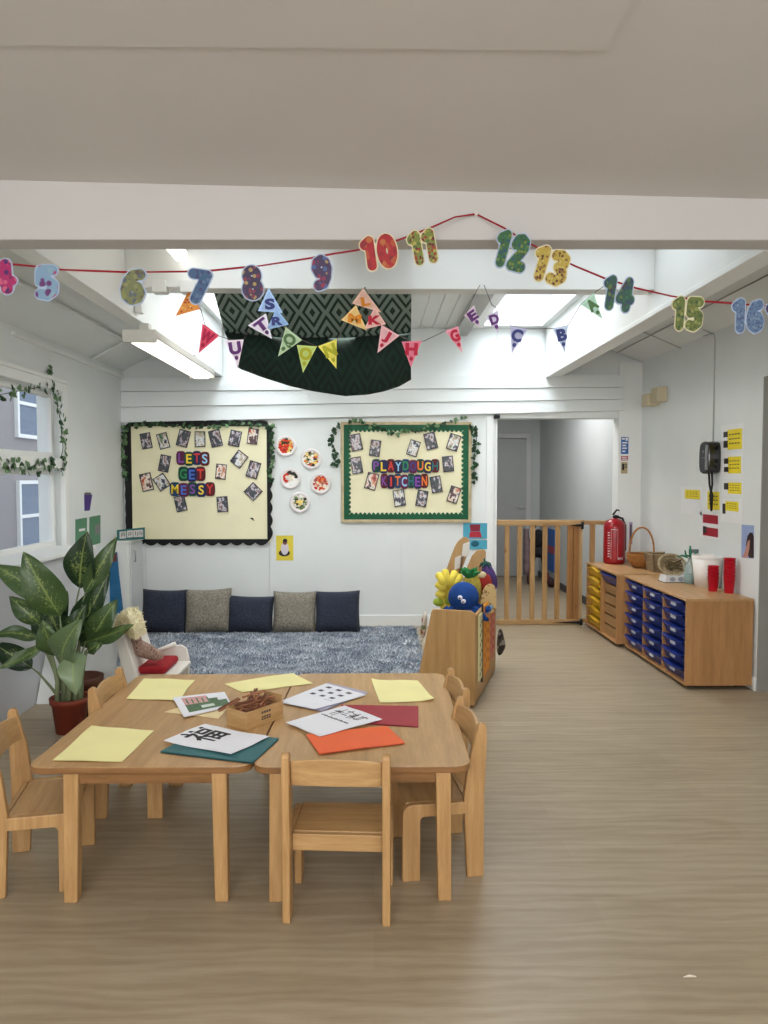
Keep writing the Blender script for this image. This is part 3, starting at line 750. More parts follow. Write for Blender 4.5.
def photo(px, py, w, h, rot, label, group, kind=PIC):
    """rot: degrees clockwise as seen"""
    k = YW / F; c = W(px, py, .031); w *= k; h *= k
    if kind.name not in PHOTO:
        b = B(); b.box(-.5, .5, -.002, .002, -.5, .5, 0); b.prism([(-.42, -.0022, -.44), (.42, -.0022, -.44), (.42, -.0022, .44), (-.42, -.0022, .44)], (0, -.0006, 0), 1)
        o = b.build('pinned_photo', [PHB, kind], origin=(0, 0, 0)); PHOTO[kind.name] = o
    else: o = PHOTO[kind.name].copy(); col.objects.link(o)
    o.location = c; o.rotation_euler = (0, R(rot), 0); o.scale = (w, 1, h)
    return tag(o, label, 'photo', group)
WORDC = {'purple': (126, 72, 160), 'yellow': (240, 208, 60), 'red': (206, 58, 48), 'blue': (70, 110, 200), 'green': (46, 140, 84), 'orange': (236, 120, 40), 'sky': (150, 200, 236), 'teal': (40, 110, 120), 'white': (236, 236, 236), 'navy': (50, 60, 130)}
BACKC = [(40, 26, 66), (90, 24, 30), (30, 34, 80), (22, 70, 56), (96, 30, 66), (24, 60, 96)]
def word(s, x0, x1, y0, y1, cols, label):
    t = thing('word_cutout', label, 'lettering', W((x0 + x1) / 2, y1, .03), 0, None)
    k = YW / F; n = len(s); cw = (x1 - x0) / n; lh = (y1 - y0) * .66 * k
    for i, (c, cn) in enumerate(zip(s, cols)):
        ctr = W(x0 + cw * (i + .5), (y0 + y1) / 2 + (.4 if i % 2 else -.4))
        vs, fs, w, h = TXT['w' + c]; sx = min(lh / h, cw * k * .80 / w); sz = lh / h
        vs2, fs2, w2, h2 = TXT['W' + c]
        b = B()
        b.prism([(ctr.x + u * cw * k * .60 * 1.0, YW - .031, ctr.z + v * (y1 - y0) * k * .5) for u, v in [(math.copysign(abs(math.cos(a)) ** .55, math.cos(a)), math.copysign(abs(math.sin(a)) ** .6, math.sin(a))) for a in (2 * PI * j / 18 for j in range(18))]], (0, -.002 - .0004 * (i % 2), 0), 0)
        put_text(b, 'w' + c, lambda x, y, l: V((ctr.x + x * sx, YW - .0345 - l * .002, ctr.z + y * sz)), 1)
        b.build('letter', [mat('letter_back_%d' % ((i * 5 + n) % 6), BACKC[(i * 5 + n) % 6], .6), mat('letter_' + cn, WORDC[cn], .5, .03)], t)
# ---- left board
bd = thing('display_board', 'large cream display board with black scalloped border, left of the plates', 'display board', W(200, 544))
i0, i1 = W(133.5, 539), W(267, 426.5)
B().box(i0.x - .03, i1.x + .03, YW - .022, YW, i0.z - .03, i1.z + .03).build('backing_paper', CREAM, bd)
def frame_pts(x0, x1, z0, z1, w, ns, amp):
    c = [V((x0, 0, z0)), V((x1, 0, z0)), V((x1, 0, z1)), V((x0, 0, z1))]; nn = [V((0, 0, -1)), V((1, 0, 0)), V((0, 0, 1)), V((-1, 0, 0))]
    A, O = [], []
    for e in range(4):
        p, q_ = c[e], c[(e + 1) % 4]; wv = scallop(p, q_, nn[e], w[e], ns[e], amp[e]); m = len(wv)
        for i, o in enumerate(wv[:-1] if 0 else wv):
            A.append(p.lerp(q_, i / (m - 1))); O.append(o)
    return A, O
A, O = frame_pts(i0.x, i1.x, i0.z, i1.z, [.035, .03, .05, .06], [11, 9, 11, 9], [.028, .022, .008, .006])
b = B(); ring(b, A, O, YW - .030, .012); b.build('border', mat('black_border_card', (16, 18, 18), .6, .1), bd, recalc=True)
gp = 'photos pinned on the board with the black border'
L1 = [(130, 125, 50, 75, -10, 'first photo from the left in the top row of the black bordered board', PIC), (212, 125, 50, 75, -15, 'second photo from the left in the top row of the black bordered board', PIC3),
      (308, 113, 55, 80, 15, 'third photo in the top row of the black bordered board, above the word LETS', PIC), (388, 117, 50, 75, 0, 'upright fourth photo in the top row of the black bordered board', PIC3),
      (462, 113, 55, 80, -13, 'fifth photo in the top row of the black bordered board', PIC), (555, 113, 55, 75, 12, 'sixth photo in the top row of the black bordered board', PIC),
      (640, 103, 50, 75, 8, 'photo in the top right corner of the black bordered board', PIC2), (218, 233, 50, 80, 12, 'photo just left of the words LETS and GET', PIC),
      (575, 212, 60, 70, 38, 'steeply tilted photo right of the word LETS under the top row', PIC3), (643, 263, 55, 80, 17, 'tilted photo by the right border level with the word GET', PIC),
      (488, 272, 50, 72, 6, 'reddish photo right of the word GET', PIC2), (132, 322, 55, 85, -12, 'reddish photo by the left border of the black bordered board', PIC2),
      (205, 322, 60, 70, -33, 'tilted photo between the left border photo and the word MESSY', PIC3), (642, 367, 65, 65, 45, 'photo turned almost on its corner at the right border, lowest on that side', PIC),
      (295, 425, 52, 75, -12, 'photo under the left end of the word MESSY', PIC), (495, 428, 52, 75, -4, 'photo below and right of the word MESSY', PIC)]
for x, y, w, h, r, lab, kd in L1: photo(120 + x / 4.8, 415 + y / 4.8, w / 4.8, h / 4.8, r, lab, gp, kd)
word('LETS', 178, 209.5, 451.5, 465.5, ['purple', 'yellow', 'red', 'sky'], 'paper cut-out word LETS in coloured letters')
word('GET', 180, 205.5, 467, 481.5, ['green', 'blue', 'red'], 'paper cut-out word GET in coloured letters')
word('MESSY', 171.5, 215, 482.5, 496.5, ['yellow', 'blue', 'purple', 'yellow', 'red'], 'paper cut-out word MESSY in coloured letters')
b = B(); p = W(250, 518, .0235); b.prism([p, p + V((.05, 0, -.03)), p + V((.03, 0, .005))], (0, -.001, 0)); b.build('torn_patch', MATS['black_plastic'], bd)
garland('ivy garland along the top border of the black bordered board', [W(124, 428, .03), W(150, 424, .03), W(200, 427, .03), W(240, 424, .03), W(277, 428, .03)], 46, (0, -1, 0), .045, 3)
garland('ivy garland hanging down the left border of the black bordered board', [W(127, 426, .03), W(124, 450, .03), W(128, 480, .03)], 26, (0, -1, 0), .045, 4)
garland('ivy garland hanging down the right border of the black bordered board', [W(272, 426, .03), W(273, 455, .03), W(271, 482, .03)], 24, (0, -1, 0), .045, 5)
# ---- right board
bd = thing('display_board', 'cream display board with green scalloped border in a wooden frame', 'display board', W(406, 523))
f0, f1 = W(341, 522.5), W(471.5, 422)
OAKF = wood('board_frame_wood', (196, 182, 146), (172, 156, 120), (8, 8, 8))
b = B(); t = .03
for q_ in ((f0.x, f1.x, f0.z, f0.z + t), (f0.x, f1.x, f1.z - t, f1.z), (f0.x, f0.x + t, f0.z + t, f1.z - t), (f1.x - t, f1.x, f0.z + t, f1.z - t)): b.box(q_[0], q_[1], YW - .03, YW, q_[2], q_[3])
b.build('frame', OAKF, bd, bevel=.003)
B().box(f0.x + t, f1.x - t, YW - .018, YW - .001, f0.z + t, f1.z - t).build('backing_paper', CREAM, bd)
A, O = [], []
x0, x1, z0, z1 = f0.x + t, f1.x - t, f0.z + t, f1.z - t; m = .055
c = [V((x0, 0, z0)), V((x1, 0, z0)), V((x1, 0, z1)), V((x0, 0, z1))]; ci = [V((x0 + m, 0, z0 + m)), V((x1 - m, 0, z0 + m)), V((x1 - m, 0, z1 - m)), V((x0 + m, 0, z1 - m))]
nn = [V((0, 0, 1)), V((-1, 0, 0)), V((0, 0, -1)), V((1, 0, 0))]; ns = [26, 18, 26, 18]
for e in range(4):
    wv = scallop(ci[e], ci[(e + 1) % 4], nn[e], -.008, ns[e], .022)
    for i, o in enumerate(wv): A.append(o); O.append(c[e].lerp(c[(e + 1) % 4], i / (len(wv) - 1)))
b = B(); ring(b, A, O, YW - .024, .006); b.build('border', mat('green_border_card', (20, 88, 58), .6, .06), bd, recalc=True)
gp = 'photos pinned on the board with the green border'
L2 = [(125, 132, 55, 80, -12, 'photo in the top left corner of the green bordered board', PIC), (217, 160, 50, 78, 8, 'second photo in the top row of the green bordered board', PIC),
      (400, 160, 52, 75, 17, 'third photo in the top row of the green bordered board, above the word PLAYDOUGH', PIC3), (482, 125, 55, 80, -14, 'highest photo in the top row of the green bordered board, fourth from the left', PIC),
      (592, 132, 55, 78, 17, 'photo in the top right corner of the green bordered board', PIC3), (128, 242, 52, 80, -10, 'photo by the left border level with the word PLAYDOUGH', PIC),
      (565, 235, 52, 75, -6, 'photo just right of the word PLAYDOUGH', PIC), (200, 318, 55, 80, 15, 'photo just left of the word KITCHEN', PIC2),
      (508, 333, 52, 80, -10, 'photo just right of the word KITCHEN', PIC), (332, 398, 55, 80, -8, 'photo under the left half of the word KITCHEN', PIC3),
      (440, 400, 52, 78, 10, 'photo under the right end of the word KITCHEN', PIC), (593, 382, 52, 78, 18, 'photo in the lower right part of the green bordered board', PIC2)]
for x, y, w, h, r, lab, kd in L2: photo(330 + x / 4.8, 415 + y / 4.8, w / 4.8, h / 4.8, r, lab, gp, kd)
word('PLAYDOUGH', 372.5, 438.5, 459.5, 473, ['purple', 'yellow', 'red', 'sky', 'green', 'navy', 'orange', 'yellow', 'teal'], 'paper cut-out word PLAYDOUGH in coloured letters')
word('KITCHEN', 381, 427.5, 474, 488.5, ['purple', 'red', 'orange', 'sky', 'teal', 'purple', 'orange'], 'paper cut-out word KITCHEN in coloured letters')
garland('ivy garland along the top of the green bordered board', [W(348, 420, .035), W(368, 425, .035), W(395, 434, .035), W(420, 430, .035), W(440, 424, .035), W(466, 419, .035)], 34, (0, -1, 0), .045, 6)
garland('ivy strand hanging beside the left frame of the green bordered board', [W(338, 424, .03), W(331, 440, .01), W(336, 455, .01), W(334, 468, .01)], 24, (0, -1, 0), .045, 7, None, (IVY, IVY), .03)
garland('ivy strand hanging beside the right frame of the green bordered board', [W(472, 424, .035), W(477, 440, .01), W(474, 458, .01), W(474, 481, .01)], 26, (0, -1, 0), .045, 8, None, (IVY, IVY), .03)
# ---- decorated paper plates
PLC = [(206, 56, 40), (232, 130, 60), (240, 214, 120), (120, 140, 90), (60, 60, 50), (238, 226, 206), (178, 90, 80), (250, 246, 238)]
PLL = ['paper plate collage, topmost of the five by the black bordered board', 'paper plate collage with pink and olive bits, upper right of the five', 'paper plate collage with a dark arch over a pale middle, left of the five', 'paper plate collage with an orange burst, rightmost of the five', 'paper plate collage with a yellow face, lowest of the five']
PW = mat('paper_plate', (232, 226, 224), .6, .02)
for k, (px, py) in enumerate(((286, 446), (311.3, 458.9), (290.4, 478.6), (320.7, 483.5), (299.8, 502.4))):
    c = W(px, py); t = thing('paper_plate', PLL[k], 'plate', c, 0, 'paper plate collages'); rr = random.Random(k + 5)
    b = B(); Mx = Matrix.Rotation(PI / 2, 4, 'X'); b.lathe([(0, .004), (.066, .004), (.078, .016), (.101, .021), (.101, .018), (.079, .012), (.066, 0), (0, 0)], c, Mx, 28); b.build('plate', PW, t, recalc=True)
    b = B()
    for j in range(95):
        a = rr.uniform(0, 6.28); r_ = .068 * math.sqrt(rr.random()); s = rr.uniform(.009, .021); a2 = rr.uniform(0, 3)
        ci_ = rr.randrange(8)
        if k == 0: ci_ = [0, 0, 1, 2, 4][int((r_ * math.sin(a) < 0) and rr.randrange(2) or rr.randrange(5))]
        if k == 2: ci_ = 5 if abs(r_) < .035 else (0 if math.cos(a) < -.5 else 4 if math.sin(a) > 0 else 7)
        if k == 3: ci_ = [1, 0, 6, 5][rr.randrange(4)]
        if k == 4: ci_ = 2 if r_ < .03 else [3, 4, 5, 7][rr.randrange(4)]
        o_ = V((r_ * math.cos(a), -.0062 - j * .00008, r_ * math.sin(a) + .004))
        pts = [c + o_ + V((s * math.cos(a2 + q_), 0, s * math.sin(a2 + q_) * .8)) for q_ in (0, 1.3, 2.6, 3.9, 5.1)]
        b.prism(pts, (0, -.0012, 0), ci_)
    b.build('collage', [mat('collage_%d' % j, cc, .7, .15, 60) for j, cc in enumerate(PLC)], t)
# ---- posters on the back wall
a, c = W(276.3, 560.5), W(293.3, 535.5)
t = thing('yellow_poster', 'small yellow poster of a seated figure below the paper plates', 'poster', W(285, 560))
B().box(a.x, c.x, YW - .002, YW, a.z, c.z).build('sheet', mat('poster_yellow', (226, 206, 70), .5, .05), t)
b = B(); cx = (a.x + c.x) / 2; s = (c.z - a.z)
def el(b, x, z, rx, rz, y, mi, n=18): b.prism([(x + rx * math.cos(2 * PI * k / n), y, z + rz * math.sin(2 * PI * k / n)) for k in range(n)], (0, -.0008, 0), mi)
el(b, cx - .004, a.z + s * .30, .055, .033, YW - .002, 0); el(b, cx, a.z + s * .48, .038, .062, YW - .0026, 1); el(b, cx + .002, a.z + s * .74, .022, .028, YW - .0032, 2); el(b, cx + .004, a.z + s * .80, .022, .018, YW - .004, 0)
b.build('printed_figure', [mat('print_black', (44, 36, 40), .5), mat('print_lilac', (214, 206, 214), .5), mat('print_skin', (120, 78, 60), .5)], t)
for y0, y1, nm, lab in ((523, 538.5, 'blue_poster', 'blue picture of stacked red shapes by the doorway post, the upper one'), (540, 549, 'blue_poster', 'blue picture by the doorway post, the lower one, mostly hidden')):
    a, c = W(463 if y0 < 530 else 469, y1), W(487, y0)
    t = thing(nm, lab, 'poster', (a.x, YW, a.z)); B().box(a.x, c.x, YW - .012 - .003, YW - .012, a.z, c.z).build('sheet', mat('poster_blue', (78, 164, 190), .5, .06), t)
    b = B(); cx = (a.x + c.x) / 2; h = c.z - a.z
    if y0 < 530:
        b.prism([(cx - .06, YW - .0155, a.z + h * .08), (cx + .065, YW - .0155, a.z + h * .08), (cx + .05, YW - .0155, a.z + h * .45), (cx - .05, YW - .0155, a.z + h * .45)], (0, -.001, 0), 0)
        b.prism([(cx - .045, YW - .0155, a.z + h * .47), (cx + .045, YW - .0155, a.z + h * .47), (cx + .05, YW - .0155, a.z + h * .92), (cx - .055, YW - .0155, a.z + h * .92)], (0, -.001, 0), 1)
    else: el(b, cx - .03, a.z + h * .6, .04, .03, YW - .0155, 2)
    b.build('printed_shape', [mat('print_red', (176, 44, 62), .5), mat('print_maroon', (136, 34, 52), .5), mat('print_teal', (30, 92, 110), .5)], t)
b = B(); p = W(497, 417); b.box(p.x - .035, p.x + .02, YW - .05, YW - .0125, p.z - .02, p.z + .02); tag(b.build('door_catch', DARK, bevel=.004), 'small black catch at the top of the doorway post', 'catch')
# ================================================================ RUG AND CUSHIONS
def shag():
    m, nt, bs = newmat('blue_grey_shag'); f = nz(nt, coords(nt, 'Object', (1, 2.2, 1)), 4.5, 4, .65)
    cc = ramp(nt, f, [(.32, rgb((112, 123, 140))), (.48, rgb((160, 169, 180))), (.66, rgb((208, 212, 217)))]); nt.links.new(cc, bs.inputs['Base Color']); bs.inputs['Roughness'].default_value = .9; return m
RX0, RX1, RY0, RY1, RZ = -2.08, .40, 5.0, 6.95, .028
rr = random.Random(2); b = B()
b.grid(lambda u, v: V((RX0 + (RX1 - RX0) * u, RY0 + (RY1 - RY0) * v, RZ * min(1, 14 * min(u, 1 - u, v, 1 - v)) ** .5 * (1 + .15 * noise.noise((u * 30, v * 24, 0))))), 60, 50)
for i in range(15000):
    u, v = rr.random(), rr.random(); z = RZ * min(1, 14 * min(u, 1 - u, v, 1 - v)) ** .5
    p = V((RX0 + (RX1 - RX0) * u, RY0 + (RY1 - RY0) * v, z - .004)); a = rr.uniform(0, 6.28); l = rr.uniform(.025, .05)
    d = V((math.cos(a), math.sin(a), 0)); s = V((-d.y, d.x, 0)) * .006; tip = p + d * l * rr.uniform(.3, .9) + V((0, 0, l * .7))
    b.poly([p - s, p + s, p.lerp(tip, .6) + V((0, 0, .008)) + s * .7, tip, p.lerp(tip, .6) + V((0, 0, .008)) - s * .7])
tag(b.build('shaggy_rug', shag(), origin=(0, 6, 0)), 'fluffy mottled blue grey rug along the back wall', 'rug')
def woven(name, c, s=90):
    m, nt, bs = newmat(name); f = nz(nt, coords(nt), s, 2, .7); cc = ramp(nt, f, [(.35, rgb(c, .65)), (.65, rgb(c, 1.35))]); nt.links.new(cc, bs.inputs['Base Color']); bs.inputs['Roughness'].default_value = .95; bump(nt, bs, f, .4, .004); return m
NAVY, TAUPE = woven('navy_weave', (38, 44, 60), 60), woven('taupe_weave', (128, 122, 110), 60)
def cushion(px0, px1, top, m, label, rz, seed):
    y = 6.62; a, c = yp(px0, 632, y), yp(px1, top, y); w = c.x - a.x; zb = .034; h = c.z - zb + .01; rr = random.Random(seed)
    b = B(); d = .085
    def side(sg):
        def fn(u, v):
            x, z = u * 2 - 1, v * 2 - 1; r = (1 - x ** 4) * (1 - z ** 4)
            pin = 1 - .06 * (1 - abs(x)) * (abs(z)) - 0
            k = 1 - .07 * (x * x) * 0
            wx = x * (1 - .05 * (1 - z * z)) ; wz = z * (1 - .06 * (1 - x * x))
            return V((wx * w / 2, sg * d * max(r, 0) ** .6 + .006 * noise.noise((x * 2, z * 2, seed)), (wz + 1) * h / 2))
        return fn
    f0 = side(-1); f1 = side(1)
    b.grid(f0, 16, 16); b.grid(lambda u, v: f1(1 - u, v), 16, 16); bmesh.ops.remove_doubles(b.bm, verts=b.bm.verts, dist=.004)
    o = b.build('cushion', m, origin=(0, 0, 0)); o.location = ((a.x + c.x) / 2, y, zb); o.rotation_euler = (R(-14), R(rz), 0)
    tag(o, label, 'cushion', 'cushions leaning on the back wall')
cushion(139.5, 185, 590.5, NAVY, 'navy cushion leaning on the back wall, farthest left in the row', 1, 1)
cushion(184, 231.5, 590, TAUPE, 'taupe cushion between the leftmost and the middle navy cushions', -2, 2)
cushion(226, 272.5, 597, NAVY, 'navy cushion in the middle of the row, between the two taupe cushions', 1.5, 3)
cushion(272, 316, 592.5, TAUPE, 'taupe cushion right of the middle navy cushion', .5, 4)
cushion(315, 360.5, 592, NAVY, 'navy cushion at the right end of the row', -1, 5)
# ================================================================ GATE
PINE = wood('pine', (182, 148, 102), (150, 114, 70), (14, 14, .9), .5, knots=1)
PINEX = wood('pine_rail', (188, 156, 110), (160, 124, 80), (.9, 14, 14), .5)
PINED = wood('pine_dark', (164, 118, 68), (136, 92, 50), (14, 14, .9), .5, knots=1)
GY = 7.14
def gx(px): return yp(px, 570, GY).x
gz = lambda py: yp(540, py, GY).z
t = thing('safety_gate', 'pine slatted gate across the corridor doorway with black hinges', 'gate', (gx(540), GY, 0), 0)
zt, zb_ = gz(520), .004
b = B(); b.box(gx(496.5), gx(583), GY - .022, GY + .022, zt - .055, zt); b.build('top_rail', PINEX, t, bevel=.004)
b = B(); b.box(gx(496.5), gx(582), GY - .022, GY + .022, zb_, zb_ + .05); b.build('bottom_rail', PINEX, t, bevel=.004)
for px in (506.8, 519.3, 532.2, 544.6, 557.2): B().box(gx(px - 2.4), gx(px + 2.4), GY - .012, GY + .012, zb_ + .05, zt - .055).build('slat', PINE, t, bevel=.003)
for p0, p1 in ((567, 572.5), (573, 578.5)): B().box(gx(p0), gx(p1), GY - .014, GY + .014, zb_ + .05, zt - .055).build('end_board', PINED, t, bevel=.003)
for z0, z1, x0 in ((zt - .062, zt - .04, 568), (zb_ + .012, zb_ + .034, 552)):
    b = B(); b.prism([(gx(x0), GY - .0235, (z0 + z1) / 2), (gx(580), GY - .0235, z0 - .004), (gx(580), GY - .0235, z1 + .004)], (0, -.006, 0)); b.build('hinge_strap', DARK, t)
    b = B(); b.cyl((gx(581), GY - .03, z0 - .025), (gx(581), GY - .03, z1 + .025), .013, n=10); b.build('hinge_pin', DARK, t)
t = thing('gate_side_panel', 'fixed pine panel beside the gate, behind the red extinguisher', 'gate panel', (gx(597), GY, 0), 0)
b = B(); b.box(gx(578.8), gx(583), GY + .024, GY + .06, 0, zt - .004); b.build('post', wood('pine_pale', (214, 190, 146), (190, 160, 112), (14, 14, .9)), t, bevel=.003)
b = B(); b.box(gx(583.2), PX - .001, GY - .012, GY + .024, zt - .045, zt - .005); b.build('top_rail', PINEX, t, bevel=.003)
b = B(); b.box(gx(583.2), PX - .001, GY - .012, GY + .024, .02, .06); b.build('bottom_rail', PINEX, t, bevel=.003)
for px in (592, 606): B().box(gx(px - 2.6), gx(px + 2.6), GY - .006, GY + .016, .06, zt - .045).build('slat', PINE, t, bevel=.003)
# things in the corridor
t = thing('pushchair', 'dark folded pushchair with a pinkish grey cover standing at the corridor end', 'pushchair', (yp(534, 560, 9.9).x, 9.9, 0))
b = B(); a, c = yp(522.5, 574, 9.9), yp(530, 528, 9.9); n = 10
b.grid(lambda u, v: V((a.x + (c.x - a.x) * (u * (.6 + .4 * math.sin(PI * min(1, v * 1.2)))), 9.82 - .06 * math.sin(PI * u), a.z + (c.z - a.z) * v)), 8, 12); b.build('cover', mat('pink_grey_cloth', (126, 108, 112), .9, .25, 14), t, solid=.02)
b = B(); a, c = yp(533, 557, 9.9), yp(543.5, 529, 9.9); b.ball(((a.x + c.x) / 2, 9.9, (a.z + c.z) / 2 + .06), .09, .1, .13); b.ball(((a.x + c.x) / 2 + .01, 9.88, a.z + .07), .10, .1, .08); b.build('seat', mat('black_cloth', (34, 32, 36), .9, .3, 20), t)
b = B(); a = yp(538, 520, 9.95); b.tube([(a.x - .06, 9.92, .75), (a.x - .02, 9.96, a.z - .06), (a.x + .03, 9.96, a.z), (a.x + .08, 9.96, a.z - .05)], .012, 8); b.tube([(a.x - .1, 9.9, .08), (a.x, 9.9, .65)], .012, 8); b.tube([(a.x + .1, 9.9, .08), (a.x - .02, 9.9, .65)], .012, 8); b.build('frame', DARK, t)
for dx in (-.13, .11): b = B(); b.cyl((a.x + dx - .015, 9.88, .085), (a.x + dx + .02, 9.88, .085), .08, n=18); b.build('wheel', mat('wheel_maroon', (104, 44, 52), .6, .1), t)
cxr = PX + .06
a, c = xp(546.5, 570, cxr), xp(555, 530, cxr)
t = thing('notice_panel', 'blue panel with a red mark on the corridor wall', 'panel', (cxr, (a.y + c.y) / 2, a.z + .02))
B().box(cxr - .012, cxr, c.y, a.y, a.z + .02, c.z).build('sheet', mat('blue_board', (40, 96, 176), .5, .1), t)
B().box(cxr - .0145, cxr - .0125, (a.y + c.y) / 2 - .25, (a.y + c.y) / 2 + .1, (a.z + c.z) / 2 - .03, (a.z + c.z) / 2 + .07).build('printed_mark', mat('mark_red', (170, 60, 80), .5), t)
p = yp(551.5, 585, 9.6); b = B(); b.ball((p.x, 9.6, .062), .062); tag(b.build('small_ball', mat('dark_ball', (58, 34, 38), .6, .2)), 'small dark ball on the corridor floor behind the gate', 'ball')
# ================================================================ TRAY UNITS
UW = wood('unit_beech_board', (188, 142, 94), (164, 118, 74), (12, 12, .9), .4)
UWT = wood('unit_beech_top', (198, 158, 112), (174, 134, 90), (12, .9, 12), .34)
BLUE = mat('blue_tray', (18, 42, 122), .32, .05, 4, spec=.5); YELT = mat('yellow_tray', (208, 166, 44), .35, .04, 4, spec=.5)
def tray(x, y0, y1, z0, z1, m, parent, lab, wave):
    """a shallow tray seen from its front (facing -X) with a lipped front edge"""
    b = B(); d = .36; h = z1 - z0
    b.box(x + .012, x + d, y0 + .01, y1 - .01, z0, z0 + h * .9)
    n = 16
    def front(u, v):
        y = y0 + .004 + (y1 - y0 - .008) * u; s = math.sin(PI * u)
        dip = (wave * h * .22 * math.cos(2 * PI * (u - .5)) if wave else -.10 * h * s)
        prof = [(.014, 0), (.006, .25), (-.004, .60), (-.016, .84), (-.026, .86), (-.028, .95), (-.018, .98), (.012, .98)]
        k = v * (len(prof) - 1); i = min(int(k), len(prof) - 2); f = k - i
        px_ = prof[i][0] * (1 - f) + prof[i + 1][0] * f; pz = prof[i][1] * (1 - f) + prof[i + 1][1] * f
        out = -.020 * s * max(0, pz - .3)
        return V((x + px_ + out, y, z0 + pz * h + (dip * max(0, pz - .5) * 1.6)))
    b.grid(front, n, 14)
    o = b.build('tray', m, parent)
    if lab:
        b = B(); ym = (y0 + y1) / 2; b.box(x - .019, x - .012, ym - .045, ym + .03, z0 + h * .42, z0 + h * .70); b.build('tray_label', mat('label_white', (206, 214, 232), .4), o)
    return o
def unit(label, x0, x1, y0, y1, z1, cols):
    t = thing('tray_unit', label, 'storage unit', ((x0 + x1) / 2, (y0 + y1) / 2, 0), 0)
    z0 = .03; w = .018
    b = B()
    b.box(x0 + .002, x1, y0, y0 + w, z0, z1 - w); b.box(x0 + .002, x1, y1 - w, y1, z0, z1 - w); b.box(x0 + .002, x1, y0 + w, y1 - w, z0, z0 + w); b.box(x1 - .012, x1, y0 + w, y1 - w, z0 + w, z1 - w)
    cw = (y1 - y0 - 2 * w) / cols
    for k in range(1, cols): b.box(x0 + .004, x1 - .012, y0 + w + cw * k - .008, y0 + w + cw * k + .008, z0 + w, z1 - w)
    b.build('carcass', UW, t)
    B().box(x0 - .006, x1, y0 - .004, y1 + .002, z1 - w, z1).build('top', UWT, t, bevel=.003)
    for x in (x0 + .07, x1 - .07):
        for y in (y0 + .08, y1 - .08):
            b = B(); b.cyl((x - .014, y, .0105), (x + .014, y, .0105), .0105, n=16); b.box(x - .03, x + .03, y - .03, y + .03, .012, z0); b.build('castor', DARK, t)
    return t, z0 + w, z1 - w, cw, w
NY0, NY1, NZ = 4.905, 6.115, .629
NX0, NX1 = yp(685.5, 650, NY0).x, min(yp(754, 650, NY0).x, XR - .014)
t, za, zb2, cw, w = unit('beech unit with three columns of blue trays against the right wall', NX0, NX1, NY0, NY1, NZ, 3)
nt_ = 6; th = (zb2 - za - .008) / nt_
for c_ in range(3):
    for r_ in range(nt_): tray(NX0 + .012, NY0 + w + cw * c_ + .012, NY0 + w + cw * (c_ + 1) - .012, za + th * r_ + .006, za + th * (r_ + 1) - .004, BLUE, t, True, 0)
FY0, FY1, FZ = 6.16, 7.05, .634
FX0 = yp(616, 640, FY0).x; FX1 = NX1 - .01
t, za, zb2, cw, w = unit('farther beech unit with a column of yellow trays, next to the gate', FX0, FX1, FY0, FY1, FZ, 2)
th = (zb2 - za - .008) / 6
for r_ in range(6):
    tray(FX0 + .012, FY0 + w + cw + .012, FY0 + w + 2 * cw - .012, za + th * r_ + .006, za + th * (r_ + 1) - .004, YELT, t, False, 1)
    if r_ == 5: tray(FX0 + .012, FY0 + w + .012, FY0 + w + cw - .012, za + th * r_ + .006, za + th * (r_ + 1) - .004, BLUE, t, False, 0)
    else:
        y0, y1, z0, z1 = FY0 + w + .02, FY0 + w + cw - .02, za + th * r_ + .004, za + th * (r_ + 1) - .012
        b = B(); b.box(FX0 + .03, FX0 + .4, y0, y1, z0, z1); o = b.build('wooden_drawer', wood('drawer_wood', (168, 128, 84), (142, 104, 64), (10, 1, 10)), t, bevel=.003)
b = B(); b.box(FX0 + .001, FX0 + .004, FY0 + .04, FY0 + .07, .34, .37)
# ================================================================ ON THE UNITS
RED = mat('extinguisher_red', (154, 12, 26), .28, .03, 3, spec=.5)
ex, ey = yp(614, 560, 6.93).x, 6.93
t = thing('fire_extinguisher', 'red fire extinguisher with a black handle standing by the gate', 'fire extinguisher', (ex, ey, FZ))
b = B(); b.lathe([(0, 0), (.086, 0), (.098, .01), (.1, .03), (.1, .35), (.094, .385), (.072, .41), (.04, .425), (.028, .43), (.026, .435), (0, .435)], (ex, ey, FZ), n=32); b.build('cylinder', RED, t, recalc=True)
b = B(); b.cyl((ex, ey, FZ + .435), (ex, ey, FZ + .455), .02, n=14); b.prism([(ex - .02, ey - .012, FZ + .45), (ex + .035, ey - .012, FZ + .447), (ex + .04, ey - .012, FZ + .455), (ex + .01, ey - .012, FZ + .465)], (0, .024, 0)); b.prism([(ex - .025, ey - .01, FZ + .465), (ex - .01, ey - .01, FZ + .46), (ex + .02, ey - .01, FZ + .505), (ex + .042, ey - .01, FZ + .50), (ex + .044, ey - .01, FZ + .512), (ex + .018, ey - .01, FZ + .52)], (0, .02, 0)); b.build('handle', DARK, t, recalc=True)
b = B(); b.tube([(ex + .02, ey + .01, FZ + .445), (ex + .08, ey + .012, FZ + .43), (ex + .108, ey + .014, FZ + .36), (ex + .110, ey + .014, FZ + .12)], .011, 8); b.build('hose', DARK, t)
b = B(); wht = mat('print_white', (222, 214, 214), .5)
def onc(a, z, r=.1008): return V((ex + r * math.sin(a), ey - r * math.cos(a), FZ + z))
for a0, a1, z0, z1 in ((-.62, -.59, .05, .33), (-.62, .0, .327, .332), (-.02, .0, .05, .33)): b.grid(lambda u, v: onc(a0 + (a1 - a0) * u, z0 + (z1 - z0) * v), 6, 1)
rr = random.Random(9)
for k in range(10): 
    z = .07 + k * .025; b.grid(lambda u, v: onc(-.95 + .22 * u, z + .009 * v), 3, 1)
for k in range(4): b.grid(lambda u, v: onc(.05 + .14 * k + .08 * u, .045 + .022 * v), 2, 1)
b.build('printed_label', wht, t)
